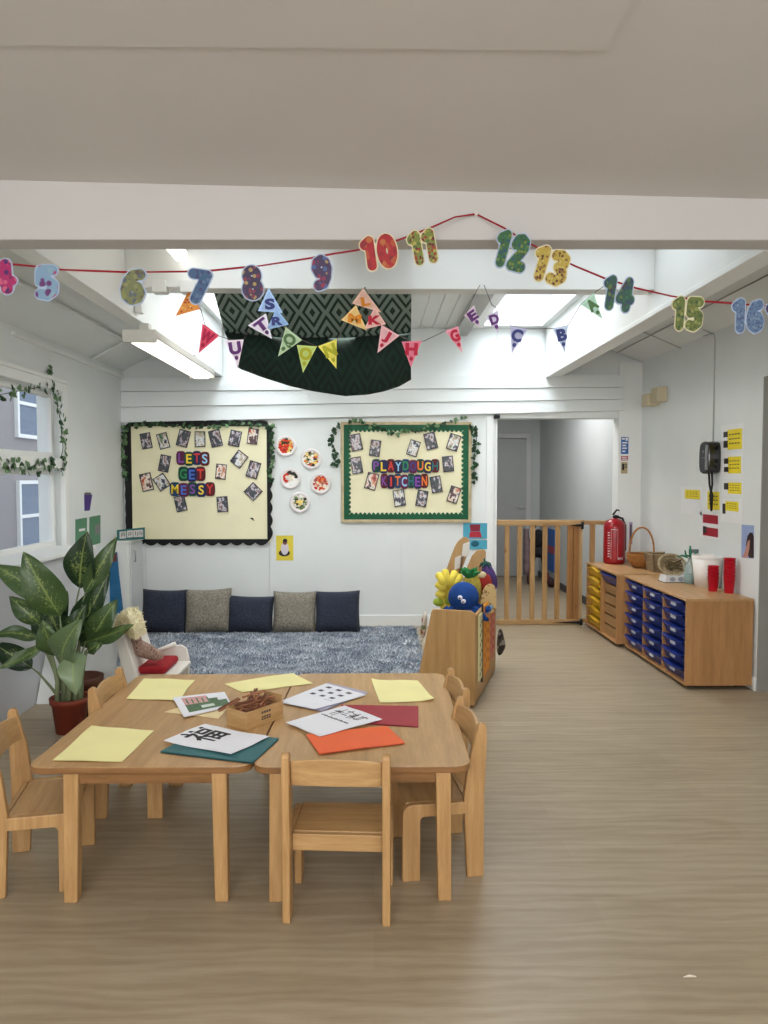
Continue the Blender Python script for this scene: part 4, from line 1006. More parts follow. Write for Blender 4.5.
# baskets
WICK = mat('wicker_brown', (168, 112, 56), .6, .35, 70, .5); WICKG = mat('wicker_grey', (158, 136, 104), .7, .3, 70, .5)
p = yp(641.5, 566, 6.62); c = V((p.x, 6.62, FZ))
t = thing('wicker_basket', 'round brown wicker basket with a tall arched handle', 'basket', c)
b = B(); wv = []
for k in range(15):
    u = k / 14; r = .075 + .055 * math.sin(PI * .5 * min(1, u * 1.3)); z = .004 + .115 * u; wv.append((r + (.003 if k % 2 else -.002), z))
b.lathe([(0, .004)] + wv + [(wv[-1][0] - .012, wv[-1][1])] + [(r - .012, z) for r, z in wv[::-1][1:]] + [(0, .012)], c, n=36)
b.tube([c + V((.13 * math.cos(a), .13 * math.sin(a), .12)) for a in (2 * PI * k / 30 for k in range(31))], .008, 8, cap=False); b.build('basket_body', WICK, t)
b = B(); b.tube([c + V((.105 * math.cos(PI * k / 20), -.02 * math.cos(PI * k / 20), .11 + .255 * math.sin(PI * k / 20) ** .8)) for k in range(21)], .0085, 8); b.build('handle', WICK, t)
p = yp(664, 572, 6.36); c = V((p.x, 6.36, FZ))
t = thing('woven_basket', 'low square greyish woven basket between the handled basket and the tray of cord', 'basket', c, R(8))
b = B()
def sq(h, s): return [V((x * s, y * s * .8, h)) for x, y in ((-1, -1), (1, -1), (1, 1), (-1, 1))]
for k in range(9):
    z = .005 + k * .018; s = .115 + .022 * k / 8
    b.tube([c + q_ for q_ in sq(z, s)] + [c + sq(z, s)[0]], .010, 7, cap=False)
b.prism([c + q_ for q_ in sq(.004, .112)], (0, 0, .006)); b.build('basket_body', WICKG, t)
# scale with a wicker dish
p = yp(672.5, 582, 5.72); c = V((p.x, 5.72, NZ))
t = thing('kitchen_scale', 'white kitchen scale with two grey dials on the blue tray unit', 'scale', c, R(12))
b = B(); b.prism([c + V((x, y, 0)) for x, y in ((-.09, -.07), (.09, -.07), (.09, .07), (-.09, .07))], (0, 0, .006), 1); b.prism([c + V((x, -.07, z)) for x, z in ((-.088, .006), (.088, .006), (.075, .055), (-.075, .055))], (0, .13, 0), 0); b.build('scale_body', [mat('scale_white', (214, 214, 216), .4, .03), DARK], t, recalc=True)
b = B()
for x in (-.03, .035): b.prism([c + V((x + .022 * math.cos(2 * PI * k / 16), -.0715, .03 + .018 * math.sin(2 * PI * k / 16))) for k in range(16)], (0, -.002, 0))
b.build('dial', mat('dial_grey', (150, 156, 168), .4, .2, 60), t)
t = thing('wicker_dish', 'round shallow wicker dish with loops of cord standing on the white scale', 'dish', c + V((0, .02, .056)))
b = B(); dc = c + V((0, .015, .135)); Mr = Matrix.Rotation(R(62), 4, 'X')
b.tube([dc + Mr @ V((.105 * math.cos(a), .085 * math.sin(a), 0)) for a in (2 * PI * k / 30 for k in range(31))], .011, 8, cap=False)
for k in range(7):
    r = .09 - k * .013; b.tube([dc + Mr @ V((r * math.cos(a), r * .8 * math.sin(a), -.02 - .002 * k)) for a in (2 * PI * j / 24 for j in range(25))], .0075, 6, cap=False)
b.build('woven_dish', mat('wicker_pale', (172, 154, 122), .7, .3, 60, .4), t)
b = B(); rr = random.Random(12)
for k in range(9): b.tube([dc + V((rr.uniform(-.07, .07), -.02 - rr.uniform(0, .02), rr.uniform(-.045, .045))) for _ in range(5)], .006, 6)
b.build('cord', mat('olive_cord', (104, 90, 62), .8, .3, 30), t)
# bottle with green sprig
p = yp(689.5, 585, 5.62); c = V((p.x, 5.62, NZ))
m, nt, bs = newmat('pale_green_glass'); bs.inputs['Base Color'].default_value = (.72, .86, .84, 1); bs.inputs['Roughness'].default_value = .08; bs.inputs['Transmission Weight'].default_value = .75; bs.inputs['IOR'].default_value = 1.3
t = thing('glass_bottle', 'clear pale green bottle left of the white bucket', 'bottle', c)
b = B(); b.lathe([(0, 0), (.036, 0), (.04, .01), (.04, .12), (.03, .155), (.014, .175), (.014, .20), (0, .20)], c, n=24); b.build('glass', m, t, recalc=True)
b = B(); b.lathe([(0, .002), (.034, .002), (.036, .07), (0, .07)], c + V((0, 0, .003)), n=20); b.build('liquid', mat('pale_teal_liquid', (150, 186, 184), .2), t, recalc=True)
t = thing('green_sprig', 'green cactus shaped sprig standing in the pale green bottle', 'sprig', c + V((0, 0, .2)))
GRN = mat('sprig_green', (52, 118, 92), .6, .15)
b = B(); b.tube([c + V((0, 0, .201)), c + V((.002, 0, .24)), c + V((0, 0, .295))], [.008, .012, .007], 8)
for s in (-1, 1): b.tube([c + V((s * .006, 0, .215)), c + V((s * .035, -.004, .222)), c + V((s * .042, -.004, .262))], [.007, .009, .005], 8)
b.tube([c + V((-.03, -.03, .205)), c + V((-.07, -.02, .222)), c + V((-.10, 0, .21))], [.006, .008, .004], 8); b.build('stem', GRN, t)
# small figure
c = V((yp(696, 560, 5.8).x, 5.8, NZ))
t = thing('pump_bottle', 'white and grey pump bottle behind the bucket', 'bottle', c)
b = B(); b.lathe([(0, 0), (.04, 0), (.042, .02), (.042, .15), (.02, .175), (.014, .20), (0, .20)], c, n=20); b.build('bottle_body', mat('soap_white', (214, 216, 220), .4), t, recalc=True)
b = B(); b.cyl(c + V((0, 0, .2)), c + V((0, 0, .225)), .012, n=10); b.box(c.x - .055, c.x + .015, c.y - .012, c.y + .012, c.z + .222, c.z + .25); b.build('pump', mat('pump_grey', (120, 122, 130), .4), t)
# bucket
c = yp(707, 588, 5.46); c.z = NZ
t = thing('white_bucket', 'round white plastic bucket on the blue tray unit', 'bucket', c)
b = B(); hB = .238; r0, r1 = .088, .111
b.lathe([(0, 0), (r0, 0), (r0 + .02, hB - .03), (r1 - .004, hB - .03), (r1, hB - .02), (r1, hB), (r1 - .008, hB), (r0 + .012, hB - .04), (r0 - .004, .006), (0, .006)], c, n=40); b.build('bucket_body', mat('bucket_white', (236, 230, 224), .4, .015), t, recalc=True)
# stacks of red cups
CUP = mat('red_cup', (186, 18, 40), .35, .04, 20)
b = B(); b.lathe([(0, 0), (.030, 0), (.0305, .003), (.038, .098), (.0405, .099), (.0405, .104), (.036, .104), (.029, .006), (0, .006)], (0, 0, 0), n=28)
cup = b.build('red_cup', CUP, origin=(0, 0, 0), recalc=True)
ords = ['bottom', 'second', 'third', 'fourth', 'fifth', 'sixth', 'seventh', 'top']
first = True
for (px, py, n, st, who) in ((713, 594, 4, .027, 'shorter'), (729, 596, 7, .0245, 'taller')):
    p = zp(px, py - 3, NZ)
    for i in range(n):
        o = cup if first else cup.copy()
        if not first: col.objects.link(o)
        first = False; o.location = (p.x, p.y, NZ + st * i); o.rotation_euler = (0, 0, i)
        w_ = 'bottom' if i == 0 else 'top' if i == n - 1 else ords[i] + ' from the bottom'
        tag(o, 'red plastic cup, %s in the %s stack' % (w_, who), 'cup', 'stacked red cups')
# ================================================================ RIGHT WALL
PAP = mat('laminated_white', (234, 235, 236), .3, .01); NY_ = mat('notice_yellow', (236, 214, 36), .45, .04, 10); NB = mat('notice_print', (92, 86, 52), .6, .2, 60); ND = mat('notice_dark', (52, 48, 46), .5, .3, 60); NR = mat('notice_red', (158, 22, 44), .5, .05)
def xq(px, py, off): p = xp(px, py, XR - off); return V((XR - off, p.y, p.z))
def quad(b, cs, off, mi, th=.0008): b.prism([xq(x, y, off) for x, y in cs], (-th, 0, 0), mi)
def rect(x0, y0, x1, y1):
    s = lambda y: (y - 478) / (x0 - 374) * (x1 - x0)          # level lines on this wall run towards the far end
    return [(x0, y0), (x1, y0 + s(y0)), (x1, y1 + s(y1)), (x0, y1)]
def notice(label, outer, ylw, pics, cat='notice', name='wall_notice', fill=1, group='notices on the right wall'):
    o = [xq(*p, .001) for p in outer]; t = thing(name, label, cat, min(o, key=lambda v: v.z), 0, group)
    b = B(); quad(b, outer, .0005, 0, .0015); b.build('sheet', PAP, t)
    b = B()
    for c in ylw:
        quad(b, c, .0022, fill)
        if fill == 1:
            for k in range(3):
                (x0, y0), (x1, y1), (x2, y2), (x3, y3) = c; a = .22 + .22 * k; e = .06
                L = lambda u, v: ((x0 * (1 - u) + x1 * u) * (1 - v) + (x3 * (1 - u) + x2 * u) * v, (y0 * (1 - u) + y1 * u) * (1 - v) + (y3 * (1 - u) + y2 * u) * v)
                for g in range(4): quad(b, [L(.1 + .2 * g, a), L(.24 + .2 * g, a), L(.24 + .2 * g, a + e), L(.1 + .2 * g, a + e)], .0031, 2, .0003)
    for c in pics: quad(b, c, .0031, 3, .0005)
    b.build('printed_blocks', [PAP, NY_, NB, ND, NR], t)
notice('yellow notice with two small pictures, topmost right of the black dispenser', rect(721, 426, 744, 452), [rect(727.5, 430, 742, 450)], [rect(723.5, 432, 727.8, 437.5), rect(723.5, 441, 727.8, 448)])
notice('yellow notice with two small pictures, second down right of the black dispenser', rect(721, 453, 743.5, 479.5), [rect(728, 457, 741, 473.5)], [rect(724, 458.5, 728.5, 464), rect(724, 467, 728.5, 472)])
notice('yellow notice with one small picture, third down on the right', rect(721.5, 480.2, 743, 496.5), [rect(728, 482.5, 741.5, 493.5)], [rect(724, 483, 728.5, 489.5)])
notice('yellow notice curling at its lower edge, lowest on the right', rect(721, 497.2, 743, 521.5), [rect(725.5, 501, 738.5, 510.5)], [rect(722.5, 503.5, 725.5, 513.5)])
notice('plain yellow notice just under the black dispenser', rect(706, 484, 720, 511.3), [rect(707.5, 491.5, 719.5, 509)], [])
notice('small yellow notice farthest left of the notices', rect(681, 486, 702, 513), [rect(685, 489.5, 700, 498.5)], [])
notice('white sheet with two dark red blocks under the black dispenser', rect(700, 512, 720.6, 536.5), [rect(703, 514, 718, 522.5), rect(703, 526.5, 718, 535)], [rect(703, 526, 706.5, 533)], fill=4)
# framed portrait picture
o = [(742, 524.5), (754, 525.5), (754, 558.5), (741.5, 557.5)]
t = thing('portrait_picture', 'portrait print of a dark haired figure on blue, at the end of the right wall', 'picture', xq(748, 558, .001))
b = B(); quad(b, o, .0005, 0, .002); b.build('sheet', mat('picture_blue', (150, 168, 210), .4, .08, 12), t)
b = B(); quad(b, [(746, 545), (747.5, 536), (750, 532.5), (752.5, 533), (753.8, 537), (753.8, 558), (749.5, 558), (747, 553)], .0028, 0); quad(b, [(745.5, 550), (748, 541), (750, 540), (749.5, 548), (747.5, 557.5), (742.5, 557.5)], .0036, 1); b.build('printed_figure', [mat('hair_dark', (48, 32, 34), .5), mat('skin_print', (196, 140, 122), .5)], t)
# black dispenser with hanging straps
a = xp(710, 474, XR - .05); c = xp(710, 441.5, XR - .05); dx = .10; y0, y1 = xp(721.5, 460, XR).y, xp(698.5, 460, XR - dx).y; zc0, zc1 = a.z, c.z
t = thing('black_dispenser', 'black wall dispenser with two hanging black straps', 'dispenser', (XR, (y0 + y1) / 2, zc0))
b = B()
pts = smooth_poly([(y0, zc0 + .02), (y0 + .05, zc0), (y1 - .05, zc0), (y1, zc0 + .03), (y1, zc1 - .03), (y1 - .05, zc1), (y0 + .05, zc1), (y0, zc1 - .02)], 2)
b.prism([(XR, y, z) for y, z in pts], (-dx, 0, 0)); b.build('casing', mat('gloss_black', (18, 19, 21), .18, .05, spec=.6), t, bevel=.012, recalc=True)
b = B(); b.box(XR - dx - .002, XR - dx + .035, y0 + .012, y0 + .05, zc0 + .03, zc1 - .03); b.build('grey_strip', mat('mid_grey', (132, 134, 136), .4), t)
b = B(); b.box(XR - dx - .002, XR - dx - .0005, (y0 + y1) / 2 - .03, (y0 + y1) / 2 + .03, (zc0 + zc1) / 2 - .003, (zc0 + zc1) / 2 + .001); b.prism([(XR - dx - .0005, (y0 + y1) / 2 + .012 * math.cos(2 * PI * k / 12) , (zc0 + zc1) / 2 + .045 + .012 * math.sin(2 * PI * k / 12)) for k in range(12)], (-.0015, 0, 0)); b.build('badge', MATS['mid_grey'], t)
b = B(); ym = y1 - .07; zt_ = zc0 + .01; zl = xp(704, 510, XR).z
for s in (0, .05): b.tube([(XR - .05, ym - s, zt_), (XR - .045, ym - s * .9 - .005, zt_ - .09), (XR - .04, ym - .02, zt_ - .15), (XR - .035, ym - .02, zl + .06)], .008, 8)
b.tube([(XR - .038, ym - .02, zt_ - .14), (XR - .036, ym - .02, zt_ - .17), (XR - .034, ym - .02, zl)], [.008, .017, .008], 8); b.build('strap', DARK, t)
# small signs on the pier
yq = YB - .021
def psign(name, label, px0, py0, px1, py1, c, lines):
    a, d = yp(px0, py1, yq), yp(px1, py0, yq); t = thing(name, label, 'sign', (a.x, yq, a.z), 0, 'small signs on the white pier')
    B().box(a.x, d.x, yq - .002, yq + .0008, a.z, d.z).build('sheet', mat('sign_%d_%d_%d' % c, c, .4, .04), t)
    b = B()
    for u0, u1, v0, v1, mi in lines: b.prism([(a.x + (d.x - a.x) * u, yq - .0021, a.z + (d.z - a.z) * v) for u, v in ((u0, v0), (u1, v0), (u1, v1), (u0, v1))], (0, -.0006, 0), mi)
    b.build('printed_marks', [PAP, DARK], t)
psign('blue_sign', 'blue sign at the top of the white pier', 621, 437, 628.5, 454, (54, 104, 172), [(.1, .5, .84, .94, 0), (.15, .85, .62, .7, 0), (.15, .7, .46, .54, 0), (.15, .8, .30, .38, 0), (.15, .6, .12, .2, 0), (.6, .9, .78, .96, 0)])
psign('red_sign', 'small red sign between the blue and tan signs on the pier', 621, 456, 628, 460.5, (176, 58, 62), [(.1, .9, .2, .4, 0), (.1, .8, .6, .8, 0)])
psign('tan_sign', 'small tan sign lowest on the pier', 621, 462, 627.5, 473.5, (178, 160, 124), [(.15, .5, .3, .85, 1), (.6, .9, .5, .6, 1), (.6, .9, .7, .8, 1)])
psign('lilac_sign', 'narrow lilac sign right of the fire extinguisher', 629, 522, 632.5, 544, (176, 160, 186), [(.3, .7, .1, .9, 1)])
# crumb on the floor
p = zp(690, 978, 0); b = B(); b.tube([p + V((-.02, 0, .003)), p + V((0, .002, .005)), p + V((.018, 0, .004))], [.001, .004, .002], 6); tag(b.build('paper_scrap', mat('scrap_white', (226, 216, 200), .7)), 'tiny pale scrap lying on the bare floor at lower right', 'scrap')
# ================================================================ TOY UNIT WITH SLOPING SIDE
def ring_pts(n=12): return [2 * PI * k / n for k in range(n)]
TW = wood('toy_unit_ply', (190, 152, 100), (166, 126, 78), (12, 12, .9), .45)
A0 = zp(474.9, 708, 0); A1 = zp(495.5, 671, 0); dr = (A1 - A0); TL = dr.length; tang = math.atan2(dr.y, dr.x) - PI / 2
TM = Matrix.Translation(A0) @ Matrix.Rotation(tang, 4, 'Z')
t = thing('toy_unit', 'low beech browser unit full of soft toys, standing by the rug', 'toy unit', A0, tang)
HZ = .615; WB_, WT = .40, .275
for y in (0, TL - .018):
    b = B(); b.prism([(-WB_, y, .012), (0, y, .012), (0, y, HZ - .02), (-.03, y, HZ), (-WT, y, HZ), (-WT - .01, y, HZ - .02)], (0, .018, 0)); b.build('end_panel', TW, t, bevel=.004, world=False)
b = B(); b.box(-.018, 0, .018, TL - .018, .02, HZ - .03); b.build('side_panel', TW, t, world=False)
b = B(); b.prism([(-WB_ + .02, .018, .08), (-WB_ + .038, .018, .08), (-WT - .002, .018, HZ - .08), (-WT - .02, .018, HZ - .08)], (0, TL - .036, 0)); b.build('side_panel', TW, t, world=False)
b = B(); b.box(-WT - .03, -.019, .019, TL - .019, .33, .345); b.build('shelf_board', TW, t, world=False)
def pnl(y0, y1, z0, z1, m, nm='play_panel'):
    b = B(); b.box(.0005, .010, y0, y1, z0, z1); o = b.build(nm, m, t, bevel=.002, world=False); return o
def dots(o, y0, y1, z0, z1, ny, nz_, r, m, nm='printed_dot_pattern'):
    b = B()
    for i in range(ny):
        for j in range(nz_):
            y = y0 + (y1 - y0) * (i + .5) / ny; z = z0 + (z1 - z0) * (j + .5 + .25 * (i % 2)) / (nz_ + .3)
            b.prism([(.0102, y + r * math.cos(a), z + r * math.sin(a)) for a in ring_pts(10)], (.0008, 0, 0))
    w = b.build(nm, m, None, origin=False); w.parent = o; return w
pp = pnl(.10, .22, .14, .57, mat('panel_cream', (214, 208, 160), .5, .05)); dots(pp, .11, .21, .15, .55, 2, 6, .013, mat('dot_dark', (70, 62, 48), .5))
pnl(.235, .265, .10, .62, DARK, 'dark_gap')  # black strip painting in the dark gap between the panels
pp = pnl(.28, .55, .12, .60, mat('panel_orange', (226, 146, 34), .5, .08, 8)); dots(pp, .30, .53, .16, .58, 3, 6, .018, mat('dot_rust', (176, 92, 24), .5))
pp = pnl(.57, .80, .16, .59, mat('panel_pink', (196, 120, 100), .5, .2, 12)); dots(pp, .58, .79, .20, .57, 3, 6, .018, mat('dot_red', (176, 40, 36), .5))
def tl(x, y, z): return TM @ V((x, y, z))
def toyxy(px, py, y_): return yp(px, py, y_)
# blue octopus-like plush ball
PB = mat('plush_blue', (24, 66, 134), .9, .12, 30, .5)
d = 4.90; c = yp(463.5, 597, d); r = 15 * d / F
t1 = thing('blue_plush_toy', 'round blue plush toy with white eyes on the near end of the toy unit', 'soft toy', c - V((0, 0, r)), 0, 'soft toys in the beech unit')
b = B(); b.ball(c, r * 1.04, r, r * 1.02, n=28, m=18); b.build('body', PB, t1)
for dx, dz in ((-.035, .012), (-.012, -.012)):
    b = B(); b.ball(c + V((dx, -r * .97, dz)), .017, .012, .015); e = b.build('eye', mat('plush_white', (226, 226, 236), .8, .03), t1)
    b = B(); b.ball(c + V((dx - .004, -r * .97 - .011, dz - .003)), .006, .004, .006); b.build('pupil', mat('plush_black', (30, 34, 60), .7), e)
b = B()
for pts in (((.06, -.06, -.07), (.10, -.10, -.09), (.125, -.115, -.125), (.15, -.10, -.135)), ((-.07, -.03, -.07), (-.11, -.06, -.085), (-.13, -.05, -.06)), ((.08, 0, -.06), (.14, -.03, -.085), (.17, -.05, -.07)), ((0, -.05, -.085), (.03, -.09, -.095), (.07, -.1, -.088))):
    b.tube([c + V(p) for p in pts], [.026, .024, .02, .012][:len(pts)], 10)
b.build('tentacle', PB, t1)
# yellow plush with many lobes
PY = mat('plush_yellow', (228, 208, 84), .9, .1, 24, .4)
d = 5.12; c = yp(448, 590, d)
t1 = thing('yellow_plush_toy', 'yellow plush bunch of long lobes behind the blue toy', 'soft toy', c - V((0, 0, .16)), 0, 'soft toys in the beech unit')
b = B(); b.ball(c + V((0, .02, -.05)), .07, .06, .12)
for px, py, qx, qy, w in ((447, 590, 445, 570.5, .028), (447, 590, 438, 574, .03), (448, 590, 455, 572, .03), (448, 590, 461, 576, .03), (446, 592, 437, 584, .028), (446, 596, 437, 594, .026), (448, 596, 458, 586, .03)):
    p, q_ = yp(px, py, d), yp(qx, qy, d - .03); m_ = (p + q_) / 2 + V((0, -.04, .01)); b.tube([p, m_, q_, q_ + (q_ - m_) * .15], [w * .8, w, w * .85, w * .3], 10)
b.build('body', PY, t1)
p = yp(442, 602, d); b = B(); b.ball(p + V((-.02, 0, 0)), .045, .04, .03); b.ball(p + V((.04, -.02, .012)), .03, .03, .03); b.build('leaf_base', mat('plush_lime', (150, 172, 60), .9, .15), t1)
# plush pineapple
d = 5.06; c = yp(472, 586, d)
t1 = thing('pineapple_plush_toy', 'yellow plush fruit with a green leafy top, right behind the blue toy', 'soft toy', c - V((0, 0, .17)), 0, 'soft toys in the beech unit')
b = B(); b.ball(c + V((0, .02, -.03)), .07, .06, .13); b.build('body', mat('plush_gold', (190, 172, 74), .9, .2, 60, .5), t1)
b = B()
for a in range(9):
    an = a * .7; p0 = yp(470, 580, d); q_ = V((math.cos(an) * .075, math.sin(an) * .05, .055 + .03 * (a % 2))); b.tube([p0, p0 + q_ * .6 + V((0, 0, .02)), p0 + q_], [.012, .018, .003], 7)
b.build('leaf', mat('plush_green', (40, 116, 62), .9, .15), t1)
# red and purple soft toys
d = 5.15; c = yp(484.5, 583, d)
t1 = thing('red_plush_toy', 'small red plush toy between the pineapple and the aubergine', 'soft toy', c - V((0, 0, .14)), 0, 'soft toys in the beech unit')
b = B(); b.ball(c, .055, .05, .07); b.ball(c + V((.02, 0, -.08)), .05, .05, .06); b.build('body', mat('plush_red', (150, 44, 38), .9, .2), t1)
b = B(); b.ball(c + V((-.02, -.02, .06)), .03, .025, .025); b.build('cap', mat('plush_cream', (206, 190, 150), .9), t1)
d = 5.3; c = yp(489.5, 577, d); Mx = Matrix.Rotation(R(-28), 4, 'Y')
t1 = thing('aubergine_plush_toy', 'purple plush aubergine with a green cap leaning at the far end of the toy unit', 'soft toy', c - V((0, 0, .12)), 0, 'soft toys in the beech unit')
b = B(); b.ball(c, .05, .05, .105, Matrix.Rotation(R(-20), 4, 'Y'), 20, 14); b.build('body', mat('plush_purple', (80, 60, 118), .8, .1), t1)
b = B(); q_ = yp(485.5, 564.5, d)
for a in ring_pts(6): b.tube([q_ + V((0, 0, .015)), q_ + V((math.cos(a) * .03, math.sin(a) * .03, .004)), q_ + V((math.cos(a) * .045, math.sin(a) * .045, -.02))], [.012, .012, .003], 6)
b.tube([q_, q_ + V((-.01, 0, .045))], [.01, .007], 6); b.build('cap', mat('plush_dark_green', (38, 78, 72), .9), t1)
# wooden boards standing at the back
BW = wood('board_wood', (196, 160, 108), (168, 130, 82), (8, 8, 1.2))
def stand(name, label, cat, cs, d, m, th=.014, rnd=0):
    P = [yp(x, y, d) for x, y in cs]
    if rnd: P = [V((q[0], d, q[1])) for q in smooth_poly([(p.x, p.z) for p in P], rnd)]
    t1 = thing(name, label, cat, min(P, key=lambda v: v.z), 0); b = B(); b.prism(P, (0, th, 0)); b.build('board', m, t1, bevel=.003); return t1
stand('wooden_board', 'tall narrow wooden board with a slanted rounded top, farthest left in the toy unit', 'wooden board', [(444, 577), (454, 548), (458, 541), (465, 536), (470, 540), (469, 551), (461, 572), (457, 587), (445, 587)], 5.36, BW, .016, 1)
stand('wooden_board', 'square wooden board tilted to the right, standing behind the pineapple toy', 'wooden board', [(465.5, 571), (474, 551), (486, 549), (486, 560), (481, 574), (480, 582), (467, 582)], 5.30, BW, .016, 1)
CARD = mat('card_white', (214, 210, 206), .7, .05)
stand('white_card', 'upper white card between the two wooden boards', 'card', [(463, 544), (470, 541.5), (469, 556), (461.5, 557)], 5.325, CARD, .004)
stand('white_card', 'lower white card in front of the tall wooden board', 'card', [(455, 558), (461, 555), (460, 568), (454.5, 570)], 5.34, CARD, .004)
b = B(); b.tube([yp(463, 556, 5.33), yp(459.5, 577, 5.33)], .008, 8); t1 = tag(b.build('wooden_rod', wood('dark_rod', (110, 84, 56), (84, 60, 38))), 'thin dark wooden rod beside the white cards', 'rod')
t1 = stand('round_top_board', 'round topped board printed with brown giraffe patches at the right side of the toy unit', 'wooden board', [(480.5, 612), (481, 597), (484.5, 587), (490, 583.5), (495.5, 586), (496.5, 596), (496.5, 614)], 4.99, spots('giraffe_print', (196, 168, 112), [(150, 112, 62), (132, 96, 54), (168, 132, 78)], 34), .016, 1)
b = B(); b.tube([yp(484, 616, 4.92), yp(492, 606, 4.95)], [.012, .012], 10); tag(b.build('blue_rod', mat('pale_blue_plastic', (118, 160, 196), .5)), 'short pale blue rod lying on the right edge of the toy unit', 'rod')
# patterned bags
PATT = spots('patterned_cloth', (196, 186, 172), [(60, 54, 52), (150, 96, 70), (206, 200, 190), (110, 120, 90)], 30, .9, fill=(.5, .6))
def bag(name, label, cs, d, m, bulge):
    cx = sum(x for x, _ in cs) / len(cs); cy = sum(y for _, y in cs) / len(cs); P = [yp(x, y, d) for x, y in cs]; c = yp(cx, cy, d); n = len(P)
    b = B(); f = [b.bm.verts.new(p) for p in P]; fm = [b.bm.verts.new(c.lerp(p, .6) + V((0, -bulge, 0))) for p in P]; cm = b.bm.verts.new(c + V((0, -bulge * 1.2, 0)))
    bm_ = [b.bm.verts.new(c.lerp(p, .6) + V((0, bulge, 0))) for p in P]; cb = b.bm.verts.new(c + V((0, bulge * 1.2, 0)))
    for i in range(n):
        j = (i + 1) % n
        b.face((f[i], f[j], fm[j], fm[i]), 0, True); b.face((fm[i], fm[j], cm), 0, True); b.face((f[j], f[i], bm_[i], bm_[j]), 0, True); b.face((bm_[j], bm_[i], cb), 0, True)
    return tag(b.build(name, m, recalc=True, sub=1), label, 'bag')
bag('patterned_bag', 'patterned cloth bag hanging on the left side of the toy unit', [(421, 614), (426, 608), (428.5, 612), (427, 632), (423, 644), (419, 636), (421, 626)], 4.98, PATT, .03)
bag('dark_patterned_bag', 'dark patterned bag hanging at the far right corner of the toy unit', [(498, 625), (503, 627), (504, 637), (507.5, 646), (503, 655), (498, 660), (495.5, 650), (497, 640)], 5.5, spots('dark_patterned_cloth', (70, 62, 56), [(34, 32, 34), (140, 132, 122), (52, 46, 42), (96, 84, 74)], 26, .9, fill=(.5, .6)), .05)
# ================================================================ PLANT
d0 = 4.13; pc = zp(69, 732, 0); pc = V((pc.x, pc.y + .02, 0))
t = thing('potted_plant', 'tall leafy plant with speckled green leaves in a brown pot by the window ledge', 'plant', pc)
TERR = mat('brown_pot', (126, 54, 38), .45, .08, 6)
b = B(); b.lathe([(0, 0), (.078, 0), (.098, .165), (.108, .167), (.11, .2), (.1, .2), (.094, .17), (0, .168)], pc, n=32); b.build('pot', TERR, t, recalc=True)
b = B(); b.lathe([(0, .176), (.095, .17)], pc, n=24); b.build('soil', mat('soil', (44, 34, 26), .95, .3, 30), t)
def leafmat():
    m, nt, bs = newmat('speckled_leaf'); uvn = nt.nodes.new('ShaderNodeUVMap'); uvn.uv_map = 'uv'; sp = nt.nodes.new('ShaderNodeSeparateXYZ'); nt.links.new(uvn.outputs[0], sp.inputs[0])
    au = mth(nt, 'ABSOLUTE', mth(nt, 'SUBTRACT', sp.outputs[0], .5))                        # distance from the midrib
    sv = mth(nt, 'FRACT', mth(nt, 'ADD', mth(nt, 'MULTIPLY', sp.outputs[1], 9), mth(nt, 'MULTIPLY', au, -7)))
    vein = mth(nt, 'LESS_THAN', sv, .22)
    n1 = nz(nt, coords(nt), 60, 4, .75); n2 = nz(nt, coords(nt), 9, 2)
    oi = mth(nt, 'ADD', mth(nt, 'MULTIPLY', n1, .8), mth(nt, 'MULTIPLY', vein, .05))
    k = mth(nt, 'SUBTRACT', oi, mth(nt, 'MULTIPLY', au, .28)); k = mth(nt, 'ADD', k, mth(nt, 'MULTIPLY', n2, .25))
    sp_ = ramp(nt, k, [(.53, (0, 0, 0, 1)), (.64, (.75, .75, .75, 1))])
    rib = mth(nt, 'LESS_THAN', au, .025); f = mth(nt, 'MAXIMUM', sp_, mth(nt, 'MULTIPLY', rib, .6))
    at = nt.nodes.new('ShaderNodeAttribute'); at.attribute_name = 'tone'
    dk = ramp(nt, at.outputs['Fac'], [(0, rgb((24, 50, 28))), (.5, rgb((72, 98, 54))), (1, rgb((140, 160, 124)))])
    mx = nt.nodes.new('ShaderNodeMix'); mx.data_type = 'RGBA'; nt.links.new(f, mx.inputs[0]); nt.links.new(dk, mx.inputs[6]); mx.inputs[7].default_value = rgb((158, 176, 98))
    nt.links.new(mx.outputs[2], bs.inputs['Base Color']); bs.inputs['Roughness'].default_value = .38
    bump(nt, bs, mth(nt, 'MULTIPLY', vein, 1.0), .08, .004)
    return m
LEAF = leafmat()
def leaf(b, base, tip, w, tone, droop=.04, tilt=0.0, dep=(0, 0)):
    """base and tip measured in the photo, placed at the plant's own depth plus dep"""
    p, q_ = yp(*base, d0 + dep[0]), yp(*tip, d0 + dep[1]); ax = q_ - p; L = ax.length; ax.normalize(); W_ = w * d0 / F
    view = V((0, -1, .15)).normalized(); sd = ax.cross(view).normalized(); sd = (Matrix.Rotation(tilt, 3, ax) @ sd); nn = sd.cross(ax).normalized()
    if nn.y > 0: nn = -nn
    def fn(u, v):
        s = u * 2 - 1; pr = max(.02, math.sin(PI * v ** .8)) ** .8 * (1 - .25 * v); 
        if v > .999: pr = 0.0
        return p + ax * (L * v) + sd * (s * W_ / 2 * pr * 1.12) - V((0, 0, 1)) * (droop * 4 * (v * v) * .2) + nn * (.10 * W_ * abs(s) * pr + droop * math.sin(PI * v) + .012 * math.sin(9 * v + 3 * s) * abs(s))
    n0 = len(b.bm.verts); b.grid(fn, 8, 16, 0, True, True); b.bm.verts.ensure_lookup_table()
    for v in b.bm.verts[n0:]: b.tones.append(tone)
